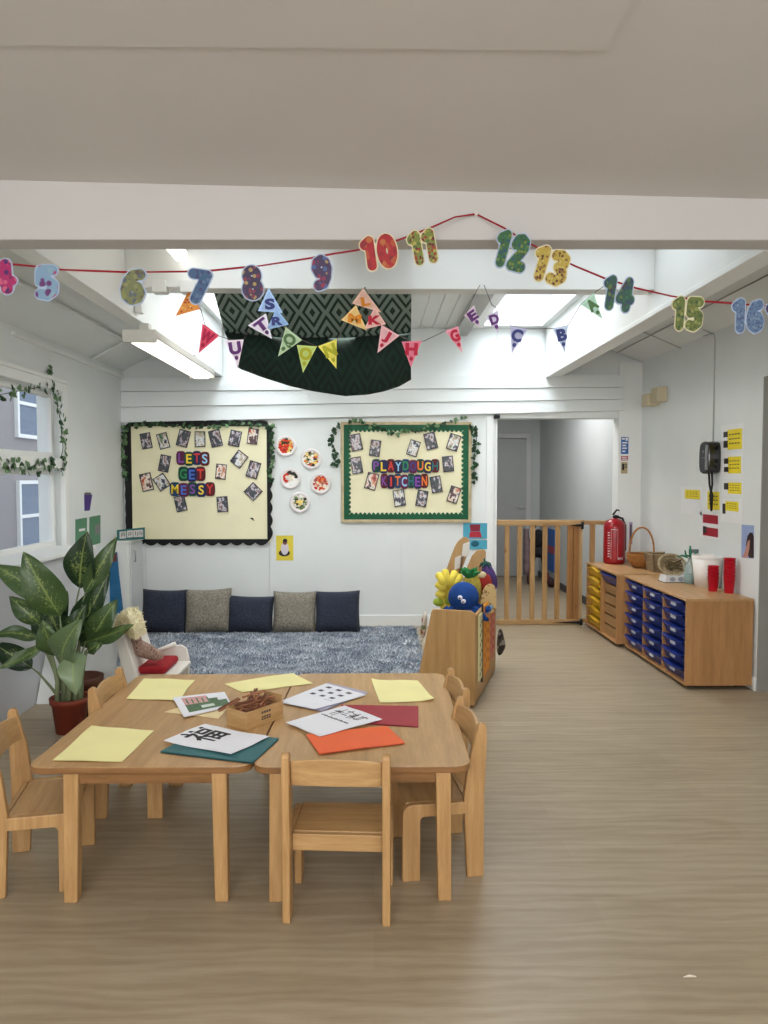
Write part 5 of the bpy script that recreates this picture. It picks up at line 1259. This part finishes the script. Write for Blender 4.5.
LV = [((79.5, 588), (87, 529), 33, .05, .02, 0, (.05, -.02)), ((85, 593), (117, 534), 20, .35, .02, .4, (.02, .05)), ((60, 616), (23, 546), 36, .42, .04, .2, (-.05, -.14)), ((50, 600), (-8, 560), 26, .5, .03, .3, (.05, .02)),
      ((40, 624), (9, 592), 20, .3, .03, .2, (-.02, -.05)), ((38, 638), (-10, 631), 15, .35, .03, .6, (0, -.05)), ((42, 645), (-4, 671), 14, .55, -.02, .4, (0, -.1)), ((32, 668), (-8, 640), 24, .02, .02, .2, (.1, .1)),
      ((58, 656), (42, 616), 24, .45, .03, .1, (-.08, -.18)), ((62, 664), (81, 612), 31, .62, .05, -.1, (-.1, -.24)), ((76, 652), (76, 690), 27, .95, .04, 0, (-.12, -.22)), ((90, 643), (117, 595), 25, .4, .03, .2, (0, -.04)),
      ((86, 642), (134, 622), 17, .45, .02, .5, (0, -.05)), ((80, 632), (110, 568), 20, .10, .02, .3, (.05, .06)), ((72, 628), (98, 582), 18, .12, .02, .3, (.06, .06)), ((64, 632), (38, 584), 24, .06, .03, .2, (.06, .04)),
      ((66, 648), (50, 603), 22, .1, .03, 0, (.0, 0)), ((70, 642), (86, 600), 20, .15, .03, 0, (.02, 0)), ((58, 628), (67, 588), 15, .2, .02, .2, (.06, .08)), ((88, 652), (102, 640), 14, .4, .02, 0, (-.04, -.08)), ((52, 614), (28, 590), 22, .08, .02, .2, (.1, .1)),
      ((62, 640), (46, 632), 18, .12, .02, .2, (.02, -.02)), ((80, 645), (104, 628), 18, .08, .02, .2, (.04, .02)), ((76, 640), (102, 610), 20, .12, .02, .1, (.06, .05)), ((54, 636), (30, 616), 20, .1, .02, .1, (.06, .05)), ((68, 640), (62, 606), 18, .08, .02, .1, (.08, .06)),
      ((84, 618), (112, 556), 12, .3, .02, .5, (.06, .1))]
b = B(); b.tones = []
for lf in LV: leaf(b, *lf)
fol = b.build('foliage', LEAF, t)
for attr in [fol.data.attributes.new('tone', 'FLOAT', 'POINT')]:
    for i, v in enumerate(b.tones): attr.data[i].value = v
b = B(); rr = random.Random(5)
for lf in LV:
    a = rr.uniform(0, 6.28); r = rr.uniform(.01, .055); p = V((pc.x + r * math.cos(a), pc.y + r * math.sin(a), .17)); q_ = yp(*lf[0], d0 + lf[6][0]); m_ = V((p.x * .6 + q_.x * .4, p.y * .6 + q_.y * .4, max(.25, q_.z * .62)))
    b.tube([p, m_, m_.lerp(q_, .6) + V((0, 0, .01)), q_], [.012, .008, .006, .004], 7)
for k in range(6):
    x = pc.x - .05 + .022 * k; y = pc.y - .05 + .03 * (k % 3); b.tube([V((x, y, .16)), V((x + .004, y, .30)), V((x + .012 * (k - 2.5), y + .01, .46))], [.015, .013, .009], 9)
b.build('stem', mat('plant_stem', (128, 140, 104), .5, .25, 12), t)
p = zp(98, 703, 0); c = V((p.x, 4.42, 0))
t = thing('terracotta_pot', 'second brown pot half hidden behind the plant pot', 'pot', c)
b = B(); b.lathe([(0, 0), (.085, 0), (.11, .2), (.125, .2), (.128, .245), (.115, .245), (.105, .2), (0, .19)], c, n=28); b.build('pot', mat('dark_brown_pot', (96, 60, 44), .6, .12), t, recalc=True)
# ================================================================ LEFT CORNER
a, e = zp(33.5, 707, 0), V((-1.62, 4.66, 0))
t = thing('white_board', 'plain white board leaning on the window ledge behind the plant', 'board', V((-1.95, 4.72, 0)))
b = B(); b.prism([(-2.165, 4.64, .002), (-1.68, 4.64, .002), (-1.68, 4.80, .46), (-2.135, 4.80, .46)], (0, .02, 0)); b.build('panel', WHITE2, t, bevel=.003)
UX = yp(144, 560, 7.08).x
ux0, uz = XL + .002, yp(130, 541, 6.7).z
c = V(((ux0 + UX) / 2, 6.9, 0))
t = thing('white_cabinet', 'white upright cabinet in the left corner with a teal sign on top', 'cabinet', c)
b = B(); b.box(ux0, UX - .02, 6.70, 7.08, 0, uz - .02); b.box(ux0, UX, 6.69, 7.085, uz - .02, uz); b.build('carcass', WHITE2, t, bevel=.003)
b = B(); b.box(UX - .0195, UX - .006, 6.73, 7.06, .05, uz - .03); dd = b.build('door', mat('cabinet_door', (206, 210, 212), .4, .02), t, bevel=.004)
b = B(); b.tube([(UX - .007, 6.80, uz - .2), (UX + .012, 6.80, uz - .2), (UX + .012, 6.80, uz - .1), (UX - .007, 6.80, uz - .1)], .006, 8); b.build('handle', MATS['steel'], dd)
a, e = yp(117, 541.5, 6.75), yp(144.5, 529.5, 6.75)
t = thing('teal_sign', 'teal sign with white letter cards standing on the white cabinet', 'sign', V(((a.x + e.x) / 2, 6.75, uz)))
b = B(); b.prism([(a.x, 6.75, uz + .001), (e.x, 6.75, uz + .012), (e.x, 6.75, e.z + .02), (a.x, 6.75, e.z - .005)], (0, .012, 0)); b.build('backing', mat('sign_teal', (44, 104, 104), .6, .05), t)
b = B(); wd = e.x - a.x; zc = (uz + e.z) / 2 + .012; sg = mat('sign_print', (84, 92, 96), .6)
for u0, u1, dz in ((.10, .34, -.008), (.37, .58, .002), (.60, .95, .006)):
    b.prism([(a.x + wd * u0, 6.7485, zc - .038 + dz), (a.x + wd * u1, 6.7485, zc - .034 + dz), (a.x + wd * u1, 6.7485, zc + .032 + dz), (a.x + wd * u0, 6.7485, zc + .026 + dz)], (0, -.002, 0), 0)
for u, dz in ((.16, -.008), (.21, .0), (.27, -.006), (.42, 0), (.49, .004), (.66, .006), (.74, .0), (.82, .01), (.89, .004)):
    b.prism([(a.x + wd * u, 6.7464, zc - .02 + dz), (a.x + wd * (u + .025), 6.7464, zc - .02 + dz), (a.x + wd * (u + .04), 6.7464, zc + .016 + dz), (a.x + wd * (u + .012), 6.7464, zc + .016 + dz)], (0, -.0008, 0), 1)
b.build('letter_card', [CARD, sg], t)
cs = [(103, 557), (116.5, 552), (118.5, 575), (122.5, 610), (121, 622), (104, 618)]
P = [yp(x, y, 6.68) for x, y in cs]
t = thing('blue_picture', 'blue picture with a reddish top fixed to the front of the white cabinet', 'picture', P[-1])
b = B(); b.prism(P, (0, .019, 0)); b.build('sheet', mat('picture_sea_blue', (46, 112, 158), .6, .15, 9), t)
b = B(); b.prism([yp(x, y, 6.6795) for x, y in ((104, 557), (116.5, 552.5), (117, 561), (104, 565))], (0, -.001, 0)); b.build('printed_band', mat('picture_brown', (112, 62, 58), .6, .2, 20), t)
# papers on the left wall
def lq(px, py): p = xp(px, py, XL + .002); return V((XL + .002, p.y, p.z))
def lsheet(name, label, cs, m, extra=None):
    P = [lq(*c) for c in cs]; t = thing(name, label, 'poster', min(P, key=lambda v: v.z)); b = B(); b.prism(P, (-.0015, 0, 0)); b.build('sheet', m, t)
    if extra: b = B(); b.prism([lq(*c) + V((.0003, 0, 0)) for c in extra[0]], (.0008, 0, 0)); b.build('printed_mark', extra[1], t)
lsheet('purple_paper', 'small purple paper on the left wall above the green posters', [(84.3, 494), (92.3, 494.5), (89.8, 510.5), (84.6, 511)], mat('purple_card', (78, 56, 132), .7, .05), ([(84.6, 492.5), (91, 492.5), (91, 495), (84.6, 495)], mat('grey_clip', (110, 106, 110), .5)))
lsheet('green_poster', 'nearer of the two green posters on the left wall, with a white line of print', [(75.5, 519.5), (87, 517.5), (87, 546), (75.5, 550)], mat('poster_green', (88, 140, 108), .6, .06), ([(79, 529), (85, 528), (85, 530.5), (79, 531.5)], PAP))
lsheet('green_poster', 'farther of the two green posters on the left wall, with a grey patch', [(89.5, 517), (100.5, 515), (100.5, 543), (89.5, 546)], mat('poster_green', (88, 140, 108), .6, .06), ([(95, 525), (100, 524), (100, 534), (95, 535)], mat('poster_grey', (128, 128, 128), .6, .2, 30)))
# ivy round the window
o = (1, 0, 0)
garland('ivy garland along the window head', [lq(-6, 396), lq(12, 392), lq(30, 389), lq(48, 385)], 24, o, .045, 21, None, (IVYL, IVY), .035)
garland('ivy garland down the right side of the window', [lq(46, 370), lq(50, 384), lq(56, 402), lq(60, 422), lq(62, 445), lq(60, 472)], 62, o, .042, 22, None, (IVYL, IVY), .045)
garland('ivy garland along the middle bar of the window', [lq(-6, 462), lq(14, 466), lq(34, 468), lq(54, 464)], 46, o, .046, 23, None, (IVYL, IVY), .05)
# ================================================================ WHITE CHILD ARMCHAIR
WP2 = mat('armchair_white', (226, 222, 214), .4, .03, 3)
y0, y1 = 4.50, 4.90
t = thing('child_armchair', 'white wooden child armchair with a red seat cushion beside the rug', 'chair', (yp(150, 690, 4.7).x, 4.7, 0))
def prof(cs, d): return [yp(x, y, d) for x, y in cs]
far = [(138, 640), (141, 664), (150, 655), (158, 650), (170, 646.5), (181, 645), (186.5, 648.5), (189, 658), (189, 708), (180, 708), (178, 694), (150, 694), (147, 708), (139, 708)]
b = B(); P = prof(far, y1); zmin = min(p.z for p in P)
for p in P:
    if p.z < zmin + .01: p.z = 0
b.prism(P, (0, .022, 0)); b.build('side_panel', WP2, t, bevel=.006)
b = B(); P = [V((p.x, y0, min(p.z, .20))) for p in prof([(127, 684), (176, 684), (179, 715), (170, 715), (168, 700), (140, 700), (136, 715), (127, 715)], y0)]
zmin = min(p.z for p in P)
for p in P:
    if p.z < zmin + .01: p.z = 0
b.prism(P, (0, .022, 0)); b.build('side_panel', WP2, t, bevel=.006)
a1, a2, a3, a4 = yp(113, 630, y0), yp(121, 625, y0), yp(142, 692, y0), yp(127, 696, y0)
b = B(); b.prism([a1, a2, a3, a4], (0, y1 - y0, 0)); b.build('backrest', WP2, t, bevel=.008)
zs_ = .215; b = B(); b.box(a3.x - .02, yp(175, 690, y0).x, y0 + .022, y1, zs_ - .02, zs_); b.build('seat', WP2, t, bevel=.003)
xa, xb_ = yp(142, 672, 4.65).x, yp(170, 672, 4.65).x
b = B(); b.box(xa, xb_, y0 + .05, y1 - .03, zs_ + .001, zs_ + .05); b.build('seat_cushion', mat('cushion_red', (150, 26, 36), .8, .06), t, bevel=.022, seg=4)
a5, a6 = yp(155, 654, y1), yp(176, 645, y1); b = B(); b.tube([a5 + V((0, -.012, .012)), a6 + V((0, -.012, .012))], [.016, .016], 12); b.build('arm_pad', WP2, t)
# sheepskin over the back, knitted toy on the chair
rr = random.Random(8)
P = prof([(113.5, 631), (114.5, 622), (119, 615), (126, 614), (131, 621), (134, 631), (134.5, 639), (130, 637), (123, 629), (117, 634)], 4.48)
c = sum(P, V()) / len(P)
b = B(); bb = [b.bm.verts.new(p) for p in P]; b2 = [b.bm.verts.new(p + V((0, .22, 0))) for p in P]; n = len(P)
b.face(bb); b.face(b2[::-1])
for i in range(n): b.face((bb[i], b2[i], b2[(i + 1) % n], bb[(i + 1) % n]), 0, True)
for i in range(900):
    k = rr.randrange(n); p = P[k].lerp(P[(k + 1) % n], rr.random()) + V((0, rr.random() * .22 if i % 2 else 0, 0)); 
    if i % 2 == 0: p = p.lerp(c, rr.random())
    dv = (V((p.x - c.x, 0, p.z - c.z)).normalized() * (.6 if i % 2 else .2) + V((rr.uniform(-.4, .4), -.6 if i % 2 == 0 else rr.uniform(-.3, .3), rr.uniform(-.4, .2)))).normalized() * .022
    s = dv.orthogonal().normalized() * .004; b.poly([p - s, p + s, p + dv])
tag(b.build('sheepskin', mat('cream_fleece', (236, 226, 188), .95, .08, 20), recalc=False), 'cream sheepskin draped over the back of the white child armchair', 'sheepskin')
KN = spots('knit_brown', (150, 122, 108), [(120, 80, 70), (170, 148, 130), (96, 70, 62)], 70, .95)
d = 4.62
b = B(); b.tube([yp(133, 641, d), yp(139, 648, d), yp(149, 652, d), yp(158, 656, d), yp(163, 656.5, d)], [.036, .052, .046, .034, .014], 14); b.ball(yp(136, 640, d) + V((0, 0, .005)), .034, .05, .036)
tag(b.build('knitted_toy', KN), 'brown mottled knitted toy lying in the white child armchair', 'soft toy')
# ================================================================ NUMBER BUNTING
ND_ = 2.93
RIB = mat('red_ribbon', (150, 22, 40), .5, .08)
rp = [(-220, 250), (-90, 259), (0, 264), (15, 264.5), (37, 266.6), (62, 269.7), (95, 271), (124, 272), (150, 272), (185, 271.5), (212, 270.5), (242, 267.5), (259, 266), (311, 258), (332, 254), (355, 250.5), (380, 246), (404, 238), (430, 228), (455, 217), (478, 209), (504, 228), (525, 241), (550, 254), (575, 266), (604, 278), (636, 288), (671, 296), (706, 301.5), (729, 303), (768, 306), (785, 308), (840, 308), (960, 300)]
P = [yp(x, y, ND_) for x, y in rp]; P[20].y = yb - .006
b = B(); q0 = None
for i, p in enumerate(P):
    tw = .55 * math.sin(i * 1.7); hw = V((0, math.sin(tw), math.cos(tw))) * .004
    q1 = (b.bm.verts.new(p - hw), b.bm.verts.new(p + hw))
    if q0: b.face((q0[0], q1[0], q1[1], q0[1]), 0, True)
    q0 = q1
rb = thing('ribbon', 'long red ribbon carrying the paper numbers across the front beam', 'ribbon', P[20])
b.build('strip', RIB, rb, solid=.0012)
b = B(); p = P[20]; b.ball((p.x, yb - .006, p.z), .009, .007, .009); b.build('pin', mat('pin_white', (226, 214, 210), .3), rb)
EDGEW = mat('number_edge', (176, 190, 214), .5, .1)
EDGEC = mat('number_edge_cream', (222, 214, 180), .5, .05)
NS = [('4', 4, 277, 36, 28, 3, 'bright pink number four with butterflies, at the left edge of the photo', ((196, 40, 116), [(150, 30, 100), (236, 110, 150), (90, 40, 120), (214, 60, 130)], 30), EDGEW),
      ('5', 47, 283, 36, 25, 1, 'pale blue number five printed with pink birds', ((146, 182, 214), [(196, 80, 130), (120, 60, 130), (160, 196, 220), (206, 100, 140)], 22), EDGEW),
      ('6', 133.5, 287, 38, 27, -8, 'olive and grey number six printed like a snake', ((132, 138, 92), [(150, 156, 90), (104, 112, 120), (160, 160, 110), (110, 100, 84)], 34), EDGEW),
      ('7', 199, 287, 36, 26, -8, 'blue number seven printed with grey blue waves', ((74, 106, 150), [(60, 92, 140), (100, 132, 170), (80, 80, 130), (60, 110, 150)], 44), EDGEW),
      ('8', 252.5, 283, 36, 23, 4, 'dark purple number eight with small coloured dots', ((66, 52, 88), [(80, 60, 110), (150, 60, 90), (200, 170, 110), (70, 60, 100)], 40), EDGEW),
      ('9', 322, 273, 37, 22, 4, 'dark purple number nine with brighter blue and red patches', ((74, 54, 96), [(90, 60, 110), (160, 50, 90), (84, 110, 170), (196, 170, 110)], 30), EDGEW),
      ('10', 379, 252.5, 36, 38, 8, 'red number ten with orange and gold patches', ((190, 28, 40), [(206, 90, 50), (170, 20, 40), (214, 120, 60), (150, 30, 40)], 24), EDGEC),
      ('11', 422, 247.5, 36, 29, 10, 'green number eleven covered in red and gold shapes', ((132, 146, 60), [(176, 60, 44), (120, 44, 40), (206, 190, 90), (90, 120, 60)], 52), EDGEC),
      ('12', 511.5, 251, 40, 36, -15, 'dark green number twelve printed with leaves', ((52, 110, 66), [(46, 92, 60), (130, 150, 60), (40, 84, 120), (70, 130, 80)], 56), EDGEW),
      ('13', 550.5, 266, 38, 38, -16, 'golden number thirteen printed with dark squiggles', ((206, 178, 70), [(110, 62, 44), (226, 204, 110), (150, 110, 50), (214, 190, 84)], 60), EDGEC),
      ('14', 618.5, 294, 37, 34, -8, 'dark teal and green number fourteen', ((52, 96, 86), [(60, 120, 80), (50, 80, 110), (100, 130, 70), (80, 60, 80)], 44), EDGEW),
      ('15', 687, 314, 36, 33, -3, 'olive green number fifteen with pale dots', ((112, 128, 60), [(96, 112, 50), (160, 168, 90), (70, 100, 60), (140, 140, 70)], 48), EDGEC),
      ('16', 747.5, 316, 36, 34, -1, 'blue grey number sixteen with fine pattern', ((104, 132, 172), [(90, 120, 164), (140, 164, 190), (84, 96, 130), (120, 150, 180)], 70), EDGEW),
      ('17', 780, 318, 36, 32, -2, 'dark blue number at the right edge of the photo, mostly cut off', ((46, 60, 110), [(60, 70, 130), (40, 50, 96), (96, 60, 110), (70, 96, 150)], 40), EDGEW)]
for s, px, py, h, w, rot, lab, (base, cols, sc_), edge in NS:
    c = yp(px, py, ND_); k = ND_ / F; t = thing('paper_number', lab, 'paper number', c + V((0, -.004, -h * k / 2)), 0, 'paper numbers on the red ribbon')
    Mr = Matrix.Rotation(R(-rot), 4, 'Y')
    for key, nm, y0, dep, m, gx_ in (('N', 'outline', -.003, .002, edge, 1.0), ('n', 'face', -.0055, .002, spots('number_print_' + s, [v * .86 for v in base], [[v * .84 for v in q_] for q_ in cols], sc_ * 1.5, fill=(.45, .56)), 1.0)):
        vs, fs, tw, th_ = TXT[key + s]; W0, H0 = TXT['N' + s][2:]
        sx, sz = w * k / W0, h * k / H0
        b = B(); put_text(b, key + s, lambda x, y, l: c + Mr @ V((x * sx, y0 + l * dep, y * sz)), 0, 1); b.build(nm, m, t, recalc=False)
# ================================================================ LETTER FLAGS
FD = 4.30
LETC = {'purple': (96, 50, 110), 'red': (186, 34, 60), 'orange': (226, 140, 44), 'green': (84, 116, 72), 'navy': (60, 66, 120), 'olive': (170, 168, 44), 'crimson': (170, 30, 70)}
FL = [('', (189, 290), (200, 309), (175.5, 316), (216, 130, 60), 'orange', 'orange patterned flag, first at the left end of the letter string'),
      ('W', (202.5, 323.5), (219, 336), (198.8, 353), (214, 70, 96), 'crimson', 'pink red flag with letter W'), ('U', (224, 340.5), (243.7, 339.5), (238, 367), (226, 212, 222), 'purple', 'pale pink flag with letter U'),
      ('T', (247.7, 325.4), (266, 313.5), (272, 339), (222, 216, 226), 'purple', 'pale lilac flag with letter T'), ('S', (268.7, 288), (257.8, 311), (283, 313), (160, 186, 222), 'navy', 'pale blue flag with letter S'),
      ('R', (276.5, 308.5), (266, 330), (289, 324.5), (140, 172, 212), 'navy', 'pale blue flag with letter R'), ('Q', (285.6, 327), (302, 340), (278, 356.5), (176, 198, 160), 'green', 'pale green flag with letter Q'),
      ('O', (296.8, 345), (317, 346.4), (303, 372.8), (182, 200, 112), 'olive', 'lime green flag with letter O'), ('N', (318, 346.4), (336.7, 339), (336.4, 368.7), (222, 210, 90), 'olive', 'yellow flag with letter N'),
      ('M', (356, 305), (341, 320), (367, 330.5), (232, 196, 128), 'orange', 'orange flag with letter M'), ('L', (363, 288), (352, 303.5), (381.4, 312.5), (230, 186, 166), 'orange', 'peach flag with letter L'),
      ('K', (374.6, 306.8), (364, 329.5), (386, 324), (228, 180, 170), 'red', 'peach pink flag with letter K'), ('J', (381.4, 324.7), (399.4, 335.6), (377.4, 353), (226, 176, 178), 'red', 'pink flag with letter J'),
      ('H', (401.7, 341.7), (422, 340.6), (410.9, 367.7), (214, 120, 140), 'red', 'rose flag with letter H'), ('G', (445, 331), (458.3, 326), (462.5, 353), (224, 150, 164), 'red', 'small rose flag with letter G'),
      ('E', (464, 315.5), (474, 305), (481, 328), (216, 196, 206), 'purple', 'pale pink flag with letter E'), ('D', (486, 317), (499, 309), (498.5, 334), (206, 198, 216), 'purple', 'pale lilac flag with letter D'),
      ('C', (510.5, 326), (528, 329), (511.6, 354), (176, 174, 200), 'navy', 'lilac grey flag with letter C'), ('B', (552.5, 328.5), (568.3, 325.6), (565, 353), (186, 196, 214), 'navy', 'pale blue grey flag with letter B'),
      ('A', (580.5, 304.5), (594, 293), (603, 319.5), (176, 206, 184), 'green', 'pale green flag with letter A at the right end of the letter string')]
STR = mat('flag_string', (84, 70, 66), .7, .1)
for i, (s, a, c, tp, base, lc, lab) in enumerate(FL):
    dd = FD - .03 * (i % 2); A, C_, T = yp(*a, dd), yp(*c, dd), yp(*tp, dd)
    t = thing('letter_flag', lab, 'flag', T, 0, 'letter flags on the string')
    cen = (A + C_ + T) / 3
    b = B(); b.prism([A, C_, T], (0, .0015, 0)); b.build('cloth_triangle', mat('flag_edge_%d' % i, [min(255, v + 16) for v in base], .8, .05, 20), t, recalc=True)
    b = B(); b.prism([cen.lerp(q_, .80) + V((0, -.0006, 0)) for q_ in (A, C_, T)], (0, -.0004, 0)); b.build('printed_field', spots('pizza_print', (226, 150, 70), [(196, 70, 40), (236, 190, 110), (180, 60, 40), (230, 140, 60)], 60, .8) if not s else mat('flag_%d' % i, base, .8, .08, 40), t, recalc=True)
    if s:
        ex = (C_ - A).normalized(); up = ((A + C_) / 2 - T); 
        if s in 'SRMLK': ex = (T - C_).normalized(); up = A - (C_ + T) / 2
        L = up.length; mid = ((A + C_) / 2) if s not in 'SRMLK' else (C_ + T) / 2; up = up.normalized()
        if s in 'SRMLK': o0 = mid + up * L * .33; hh = .46 * L
        else: o0 = mid - up * L * .30; hh = .47 * L
        ex = (ex - up * ex.dot(up)).normalized()
        vs, fs, tw, th_ = TXT['f' + s]; sc_ = hh / th_; sx = min(sc_ * 1.5, .62 * (C_ - A).length / tw)
        b = B(); put_text(b, 'f' + s, lambda x, y, l: o0 + ex * (x * sx) + up * (y * sc_) + V((0, -.0014 - .001 * l, 0)), 0, 1); b.build('letter', mat('flag_letter_' + lc, LETC[lc], .7), t)
        if s not in 'SRMLK':
            o1 = mid - up * L * .66; b = B()
            b.prism([o1 + ex * (.011 * math.cos(q_)) + up * (.013 * math.sin(q_)) + V((0, -.0014, 0)) for q_ in ring_pts(8)], (0, -.0006, 0)); b.build('printed_mark', mat('flag_letter_' + lc, LETC[lc], .7), t)
def string(label, pts):
    b = B(); b.tube([yp(x, y, FD + .004) for x, y in pts], .0022, 5); tag(b.build('flag_string', STR), label, 'string')
string('dark string of the letter flags from the cross beam down to the sagging yellow flags', [(187.5, 284), (189, 291), (201, 310), (205, 325), (219, 336), (233, 340.5), (244, 339), (252, 325), (262, 314), (266, 300), (268.5, 290), (275, 308), (284, 326), (302, 340), (317, 346.5), (337, 339), (345, 324), (356, 306), (363, 291), (365, 287)])
string('dark middle string of the letter flags, past the flags H and G', [(365, 287), (374, 306), (381, 324), (400, 336), (412, 341.5), (424, 341), (445, 331), (458, 326), (466, 313), (476, 292), (480, 285)])
string('dark string of the letter flags from the third tie to the right hand flag', [(484, 285), (492, 305), (500, 310), (511, 326), (528, 329), (553, 328.5), (568, 325.5), (581, 304), (594, 293), (604, 286)])
# ================================================================ HANGING CLOTH
m, nt, bs = newmat('patterned_green_cloth'); uvn = nt.nodes.new('ShaderNodeUVMap'); uvn.uv_map = 'uv'
sp = nt.nodes.new('ShaderNodeSeparateXYZ'); nt.links.new(uvn.outputs[0], sp.inputs[0])
tri = lambda v, s_: mth(nt, 'ABSOLUTE', mth(nt, 'SUBTRACT', mth(nt, 'FRACT', mth(nt, 'MULTIPLY', v, s_)), .5))
dd = mth(nt, 'ADD', mth(nt, 'MULTIPLY', tri(sp.outputs[0], 7.2), 1.0), mth(nt, 'MULTIPLY', tri(sp.outputs[1], 1.1), 1.1))
st = mth(nt, 'GREATER_THAN', mth(nt, 'FRACT', mth(nt, 'MULTIPLY', dd, 3.6)), .42)
at = nt.nodes.new('ShaderNodeAttribute'); at.attribute_name = 'backlit'
ca = ramp(nt, st, [(0, rgb((34, 58, 52))), (1, rgb((128, 146, 138)))]); cb = ramp(nt, st, [(0, rgb((10, 30, 24))), (1, rgb((14, 44, 34)))])  # light showing through the cloth put into the colour: pale above, dark below
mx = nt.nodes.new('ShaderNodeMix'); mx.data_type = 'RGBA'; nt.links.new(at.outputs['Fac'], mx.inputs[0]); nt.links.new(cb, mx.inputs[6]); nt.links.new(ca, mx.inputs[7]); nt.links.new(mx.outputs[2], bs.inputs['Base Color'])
bs.inputs['Roughness'].default_value = .9
CL = m
t = thing('hanging_cloth', 'large dark green patterned cloth slung below the cross beam', 'cloth', yp(312, 391, 4.6))
top = [(213.5, 291.5), (411.5, 291.5)]; mid_ = [(222, 331), (411, 334)]
bot = [(214, 292), (220, 325), (229, 352), (238, 368), (262, 377), (290, 386), (315, 391.5), (345, 396), (368, 394.5), (385, 391), (400, 386), (411, 379.5), (411.5, 340)]
def bline(u):
    pts = [(226, 334), (238, 368), (262, 377), (290, 386), (315, 391.5), (345, 396), (368, 394.5), (385, 391), (400, 386), (411, 379.5)]
    x = 226 + (411 - 226) * u
    for p, q_ in zip(pts, pts[1:]):
        if x <= q_[0] + 1e-6: f = (x - p[0]) / (q_[0] - p[0]); return x, p[1] + (q_[1] - p[1]) * f
    return pts[-1]
def up_(u, v):     # upper fabric: from the beam back and down
    x = (213.5 + 198 * u) * (1 - v) + (225 + 186 * u) * v; y = 291 * (1 - v) + (333 + 5 * math.sin(PI * u)) * v
    return yp(x, y, 4.49 + .35 * v + .02 * math.sin(u * 17))
def lo_(u, v):     # lower fabric: sagging fold
    x0, y0 = 225 + 186 * u, 333 + 5 * math.sin(PI * u); x1, y1 = bline(u)
    return yp(x0 * (1 - v) + x1 * v, y0 * (1 - v) + y1 * v, 4.84 + .10 * math.sin(PI * v) * -1 + .015 * math.sin(u * 23))
for nm, fn, backlit in (('upper_panel', up_, 1.0), ('lower_fold', lo_, 0.0)):
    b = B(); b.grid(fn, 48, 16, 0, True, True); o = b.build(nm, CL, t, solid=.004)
    a_ = o.data.attributes.new('backlit', 'FLOAT', 'POINT')
    for i in range(len(o.data.vertices)): a_.data[i].value = backlit
# ================================================================ LIGHT
w = bpy.data.worlds.new('world'); bpy.context.scene.world = w; w.use_nodes = True
bg = w.node_tree.nodes['Background']; bg.inputs[0].default_value = (.86, .93, 1.0, 1); bg.inputs[1].default_value = 1.25
def area(name, loc, rot, sx, sy, power, c=(1, 1, 1)):
    l = bpy.data.lights.new(name, 'AREA'); l.shape = 'RECTANGLE'; l.size = sx; l.size_y = sy; l.energy = power; l.color = c
    o = bpy.data.objects.new(name, l); col.objects.link(o); o.location = loc; o.rotation_euler = rot; return o
area('fill_light', (0, -1.6, 2.2), (R(62), 0, 0), 4.0, 1.4, 102, (1, .965, .92))  # added fill from behind the camera, out of view
area('fill_light', (.2, 1.2, 2.66), (0, 0, 0), 2.6, .5, 40, (1, .96, .91))  # unseen fill under the near ceiling, lifts the near end
for x0, x1, y0, y1 in [s for s in sky]:
    area('skylight', ((x0 + x1) / 2, (y0 + y1) / 2, CZ + .5), (0, 0, 0), x1 - x0, y1 - y0, (30 if y1 > 5 else 15) * (x1 - x0) * (y1 - y0), (.93, .98, 1))
area('fill_light', (.1, 4.9, 2.86), (0, 0, 0), 1.5, .5, 30, (1, .985, .95))  # added fill tucked behind the cross beam to brighten the hall
area('corridor_light', (1.7, 8.0, 2.65), (0, 0, 0), .5, .8, 22, (1, .98, .97))
sc = bpy.context.scene
sc.view_settings.view_transform = 'Standard'; sc.view_settings.look = 'None'; sc.view_settings.exposure = .36
sc.cycles.use_denoising = True
